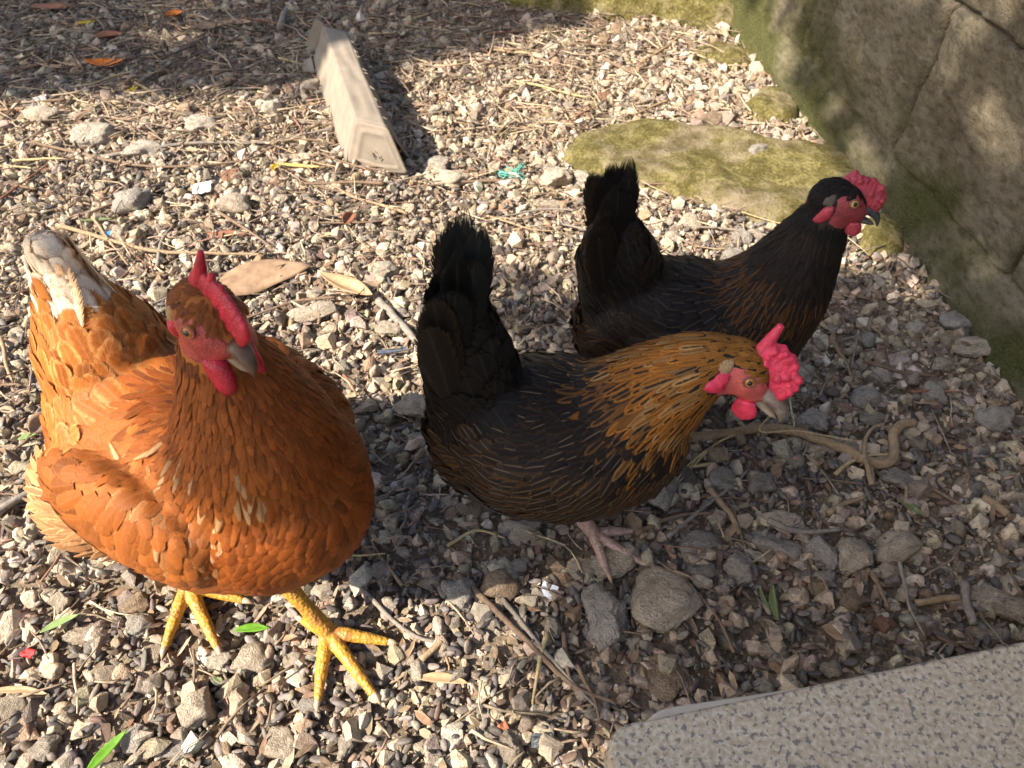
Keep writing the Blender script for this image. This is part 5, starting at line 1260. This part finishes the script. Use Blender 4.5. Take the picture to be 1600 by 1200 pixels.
def leaf_mat(name, col, trans=0.25, rough=0.6):
    return simple_mat(name, col, rough, 0.28, 60, 0.0006, 0.3, coord='Object', trans=trans)
def leaf(u, v, lpx, ratio, ang, mat, label, cat='leaf', name='leaf', curl=0.25, z=0.014, fold=0.3, tipw=0.5, group=None, roll=0.0):
    """leaf lying at pixel (u, v); ang = direction on the ground"""
    p = at(u, v, z); s = (p.y*math.cos(PITCH)+CAM_H*math.sin(PITCH))/FPX; L = lpx*s; W = L*ratio; V = []; F = []; n_ = 10; m_ = 7
    for i in range(n_+1):
        t = i/n_; w = W/2*max(0.02, math.sin(math.pi*t**(0.7+0.5*tipw)))**0.8
        for k in range(m_):
            e = -1+2*k/(m_-1)
            V.append((L*(t-0.5), w*e+0.06*L*math.sin(3*t), curl*L*(t-0.5)**2+fold*w*abs(e)+0.02*L*noise.noise((t*4, e*2, u))))
    for i in range(n_):
        for k in range(m_-1): a = i*m_+k; F.append((a, a+1, a+m_+1, a+m_))
    o = link(name, mesh_np(name, V, F), mat); o.location = (p.x, p.y, gh(p.x, p.y)+z); o.rotation_euler = (roll, 0, ang)
    sm = o.modifiers.new('thickness', 'SOLIDIFY'); sm.thickness = 0.0006
    return tag(o, label, cat, group)
L_BR = leaf_mat('dry_brown_leaf', (0.36, 0.235, 0.145), 0.15); L_TAN = leaf_mat('dry_tan_leaf', (0.50, 0.34, 0.19), 0.2); L_RED = leaf_mat('russet_leaf', (0.36, 0.155, 0.085), 0.2)
L_GR = leaf_mat('fresh_green_leaf', (0.16, 0.36, 0.035), 0.3, 0.4); L_OL = leaf_mat('olive_leaf', (0.20, 0.24, 0.10), 0.2, 0.45); L_YE = leaf_mat('yellow_leaf', (0.66, 0.48, 0.03), 0.3); L_OR = leaf_mat('orange_peel', (0.72, 0.20, 0.02), 0.1, 0.45); L_PALE = leaf_mat('pale_green_leaf', (0.30, 0.42, 0.16), 0.25)
leaf(412, 436, 150, 0.40, 0.42, L_BR, 'large dry brown leaf behind the orange hen head', curl=0.1, z=0.020, fold=0.06, tipw=0.1, roll=0.25)
leaf(542, 455, 105, 0.30, -0.55, L_TAN, 'curled tan leaf right of the large dry leaf', curl=0.5, fold=0.5)
leaf(545, 344, 34, 0.55, 1.2, L_RED, 'small russet leaf standing on the sunny gravel', curl=0.3, fold=0.6, roll=0.5)
leaf(356, 368, 62, 0.26, 0.0, L_RED, 'flat terracotta coloured leaf strip above the dry leaf', curl=0.05, fold=0.0)
leaf(325, 48, 48, 0.5, 0.2, L_BR, 'dark brown curled leaf in the tree shade', curl=0.6, fold=0.5)
leaf(372, 40, 46, 0.42, 0.0, L_TAN, 'light brown curled leaf in the tree shade', curl=0.5, fold=0.5)
leaf(85, 14, 70, 0.35, 0.0, L_RED, 'long russet leaf at the far edge of the shade', curl=0.2)
leaf(170, 60, 46, 0.5, 0.3, L_RED, 'crumpled russet leaf in the shade by the orange peel', curl=0.4, fold=0.6)
leaf(166, 104, 62, 0.40, 0.0, L_OR, 'strip of orange peel lying in the shade', 'peel', 'orange_peel', curl=0.7, fold=0.4)
leaf(274, 27, 28, 0.8, 0.5, L_OR, 'rounded piece of orange peel farther back in the shade', 'peel', 'orange_peel', curl=0.9, fold=0.5)
leaf(207, 141, 24, 0.5, 1.0, L_YE, 'small yellow petal at the edge of the shade', 'petal', 'petal')
leaf(431, 264, 18, 0.6, 1.3, L_YE, 'small yellow petal left of the carton', 'petal', 'petal', fold=0.8)
leaf(135, 38, 30, 0.4, 0.2, L_YE, 'pale yellow leaf in the far shade', curl=0.4)
leaf(800, 82, 66, 0.20, -0.25, L_TAN, 'narrow golden brown leaf behind the flat mossy rock', curl=0.15)
leaf(467, 262, 72, 0.13, -0.15, leaf_mat('straw_blade', (0.60, 0.46, 0.16), 0.2), 'golden straw blade pointing at the carton')
leaf(132, 186, 44, 0.30, 1.35, L_BR, 'dry brown seed pod next to a small pale stone', 'seed pod', 'seed_pod', curl=0.3, fold=0.7)
leaf(150, 345, 52, 0.13, 0.12, L_OL, 'thin green blade beside the cream tail tip')
leaf(391, 980, 56, 0.26, 0.05, L_GR, 'bright green leaf between the two yellow feet', curl=0.1, z=0.018, fold=0.2)
leaf(95, 976, 56, 0.24, 0.55, L_PALE, 'pale green narrow leaf under the fluffy rear', curl=0.15, z=0.018)
leaf(166, 1178, 80, 0.22, 1.0, L_GR, 'green grass blade at the near edge of the gravel', 'grass blade', 'grass_blade', curl=0.3, z=0.02)
leaf(338, 1060, 26, 0.4, -0.6, L_OL, 'small dull green leaf below the yellow feet')
leaf(1212, 940, 62, 0.20, 1.45, L_OL, 'olive green leaf standing among the shaded stones', curl=0.2, z=0.020)
leaf(1196, 935, 44, 0.16, 1.75, L_OL, 'smaller olive leaf next to the standing one', curl=0.2, z=0.016)
leaf(1424, 796, 42, 0.28, -0.85, L_OL, 'short olive leaf on the shaded gravel by the crooked twig')
leaf(68, 664, 52, 0.6, 1.3, L_BR, 'curled brown leaf tucked beside the orange hen', curl=0.7, fold=0.5, roll=0.4)
leaf(46, 684, 30, 0.4, 0.5, L_PALE, 'small light green sprig beside the curled brown leaf')
leaf(690, 1064, 84, 0.20, -0.1, L_TAN, 'tan slender leaf right of the yellow foot', curl=0.1)
leaf(1310, 990, 50, 0.55, -0.5, L_BR, 'brown leaf fragment near the granite slab', curl=0.1, fold=0.1)
leaf(30, 1085, 96, 0.13, -0.06, L_TAN, 'long tan husk at the left beside the red scrap')
leaf(1148, 645, 36, 0.3, 0.4, L_OL, 'dull green leaf under the pecking hen throat')
leaf(565, 640, 40, 0.3, 0.4, L_BR, 'brown leaf in the shadow of the orange hen')
def scrap(u, v, w, d, h, col, label, name, cat, rz=0.0, rough=0.5, tilt=0.15):
    """crumpled little sheet with thickness"""
    p = at(u, v, 0.014); s = (p.y*math.cos(PITCH)+CAM_H*math.sin(PITCH))/FPX; n_ = 6; V = []; F = []
    for sgn in (1, -1):
        for j in range(n_+1):
            for i in range(n_+1):
                a, b = i/n_-.5, j/n_-.5
                V.append((a*w*s*(1+.12*noise.noise((b*5, u, 1))), b*d*s*(1+.12*noise.noise((a*5, v, 2))), h*noise.noise((a*3+u, b*3, 0))+sgn*(0.0006+h*0.06)))
    k = (n_+1)**2
    for j in range(n_):
        for i in range(n_):
            q = j*(n_+1)+i; F.append((q, q+1, q+n_+2, q+n_+1)); F.append((k+q, k+q+n_+1, k+q+n_+2, k+q+1))
    rim = [i for i in range(n_+1)]+[j*(n_+1)+n_ for j in range(1, n_+1)]+[n_*(n_+1)+i for i in range(n_-1, -1, -1)]+[j*(n_+1) for j in range(n_-1, 0, -1)]
    for a, b in zip(rim, rim[1:]+rim[:1]): F.append((a, k+a, k+b, b))
    o = link(name, mesh_np(name, V, F, False), simple_mat(name, col, rough, 0.1, 80, 0.0002)); o.location = (p.x, p.y, gh(p.x, p.y)+0.015); o.rotation_euler = (tilt, -tilt, rz)
    return tag(o, label, cat)
scrap(857, 925, 26, 22, 0.002, (0.80, 0.83, 0.88), 'small white paper scrap by the laced hen foot', 'paper_scrap', 'paper', -0.5)
scrap(925, 912+25, 12, 16, 0.002, (0.72, 0.74, 0.78), 'white flake beside the largest flat stone', 'paper_scrap', 'paper', 0.4)
w_ = scrap(316, 295, 28, 24, 0.003, (0.82, 0.80, 0.76), 'white plastic scrap with a blue edge on the sunny gravel', 'plastic_scrap', 'scrap', 0.1)
scrap(178, 364, 26, 9, 0.003, (0.05, 0.22, 0.55), 'bright blue plastic scrap behind the orange hen tail', 'plastic_scrap', 'scrap', 0.2)
scrap(46, 1022, 22, 14, 0.004, (0.60, 0.05, 0.05), 'red petal scrap left of the yellow feet', 'petal', 'petal', -0.3)
scrap(787, 1142, 16, 18, 0.003, (0.62, 0.20, 0.10), 'orange chip of brick near the granite slab corner', 'brick_chip', 'chip', 0.5)
scrap(846, 1160, 32, 20, 0.004, (0.07, 0.08, 0.09), 'black glossy chip near the granite slab corner', 'slate_chip', 'chip', -0.1, 0.3)
scrap(612, 549, 46, 7, 0.002, (0.06, 0.08, 0.11), 'dark blue strip in the shade beside the thick grey stick', 'plastic_strip', 'strip', 0.05)
scrap(60, 160, 26, 20, 0.012, (0.62, 0.58, 0.54), 'pale downy tuft in the shade at the left', 'down_tuft', 'tuft', 0.2, 0.9)
scrap(430, 90+70, 10, 10, 0.002, (0.7, 0.7, 0.68), 'tiny white crumb near the pointed white stone', 'paper_scrap', 'paper', 0.2)
# teal string tangle
V = []; F = []; c0 = at(800, 282, 0.0)
pts = [Vector((0.020*math.sin(t*2.3)+0.008*math.sin(t*7.1), 0.016*math.cos(t*1.7)+0.008*math.cos(t*5.3), 0.016+0.008*math.sin(t*3.9))) for t in np.linspace(0, 14, 160)]
o = link('string_tangle', mesh_np('string_tangle', *tube(pts, [0.0009]*160, 5)), simple_mat('teal_string', (0.10, 0.38, 0.30), 0.6, 0.3, 80, 0)); o.location = (c0.x, c0.y, gh(c0.x, c0.y)); tag(o, 'small tangle of teal green string on the sunny gravel', 'string')

# ------------------------------------------------------------------ unseen trees, crowns shaped along the sun's rays to cast the yard's shade
M_BARK = simple_mat('bark', (0.16, 0.12, 0.09), 0.95, 0.35, 18, 0.01); M_TLEAF = simple_mat('tree_leaf', (0.075, 0.11, 0.035), 0.5, 0.35, 6, 0, 0.4, trans=0.25)
def shade_tree(label, trunk, targets, density, n, seed, tr=(4.2, 6.2), lr=(0.030, 0.055)):
    rng = np.random.default_rng(seed); V = np.zeros((0, 4, 3)); cents = []
    P0 = []
    while len(P0) < n:
        x = rng.uniform(targets[0], targets[1]); y = rng.uniform(targets[2], targets[3])
        if rng.random() < density(x, y): P0.append((x, y))
    P0 = np.array(P0); t = rng.uniform(tr[0], tr[1], n)
    c = np.stack([P0[:, 0]+SUN.x*t, P0[:, 1]+SUN.y*t, SUN.z*t], 1)+rng.normal(0, 0.02, (n, 3))  # each leaf sits on the sun ray of a spot to be shaded
    R = rand_rot(n, rng); L = rng.uniform(lr[0], lr[1], n)
    shp = np.array([[-1, 0, 0], [-.3, .42, .08], [.45, .36, .05], [1, 0, -.05], [.45, -.36, .05], [-.3, -.42, .08]])
    P = np.einsum('nij,nkj->nki', R, shp[None]*L[:, None, None])+c[:, None, :]
    tree = empty('tree', trunk); T = Vector(trunk); tag(tree, label, 'tree')
    me = mesh_np('crown', (P-np.array(trunk)).reshape(-1, 3), (np.arange(6)[None]+(np.arange(n)*6)[:, None]), False); link('crown', me, M_TLEAF, tree)
    cen = Vector(c.mean(0))-T; ps = []
    fork = Vector((cen.x*0.35, cen.y*0.35, cen.z*0.62))
    ps.append(tube(smooth_poly([(0, 0, -0.1), (0.05, 0.03, fork.z*0.4), fork, fork.lerp(cen, 0.55)], 5), list(np.linspace(0.13, 0.05, 16)), 12))
    for k in range(26):
        e = Vector(c[rng.integers(0, n)])-T; s = fork.lerp(cen, rng.uniform(0, 0.5)); m = s.lerp(e, 0.5)+Vector(rng.normal(0, 0.08, 3))
        ps.append(tube(smooth_poly([s, m, e], 4), list(np.linspace(0.024, 0.004, 9)), 6))
    link('trunk', mesh_np('trunk', *merge(ps)), M_BARK, tree)
def sst(a, b, x): t = min(1, max(0, (x-a)/(b-a))); return t*t*(3-2*t)
def dens_near(x, y):
    edge = 0.02+0.10*noise.noise((y*3, 2.2, 0))+max(0, 0.36-y)*0.9
    k = sst(edge-0.05, edge+0.06, x)
    top = 0.97+0.10*noise.noise((x*4, 8, 0))
    k *= 1-sst(top-0.06, top+0.06, y)
    gap = noise.noise((x*5.5, y*5.5, 4.0))
    if (x-0.19)**2+(y-0.62)**2 < 0.13**2: gap = -1; k = max(k, 0.9)  # extra leaves added to keep the orange hen's head in shade
    return max(0, min(1, k))*(0.75 if gap < 0.25 else 0.15)
def dens_wall(x, y):
    return 0.85 if noise.noise((x*4.0, y*4.0, 9.0)) < 0.06 else 0.05
def dens_far(x, y):
    edge = 1.66+0.05*noise.noise((x*5, 1, 0))+max(0, x+0.5)*0.55
    return sst(edge-0.04, edge+0.06, y)*(0.8 if noise.noise((x*4, y*4, 6)) < 0.3 else 0.2)
shade_tree('unseen leafy tree added to shade the two black hens', (-3.0, -3.0, 0), (-0.15, 1.35, -0.15, 1.15), dens_near, 5200, 31)
shade_tree('unseen leafy tree whose thin crown is shaped to dapple the stone wall', (-1.2, -2.3, 0), (0.72, 1.7, 1.0, 2.6), dens_wall, 1500, 33)
shade_tree('unseen leafy tree shaped to shade the far litter beyond the carton', (-6.0, 2.1, 0), (-2.6, 0.75, 1.55, 3.3), dens_far, 13000, 35)
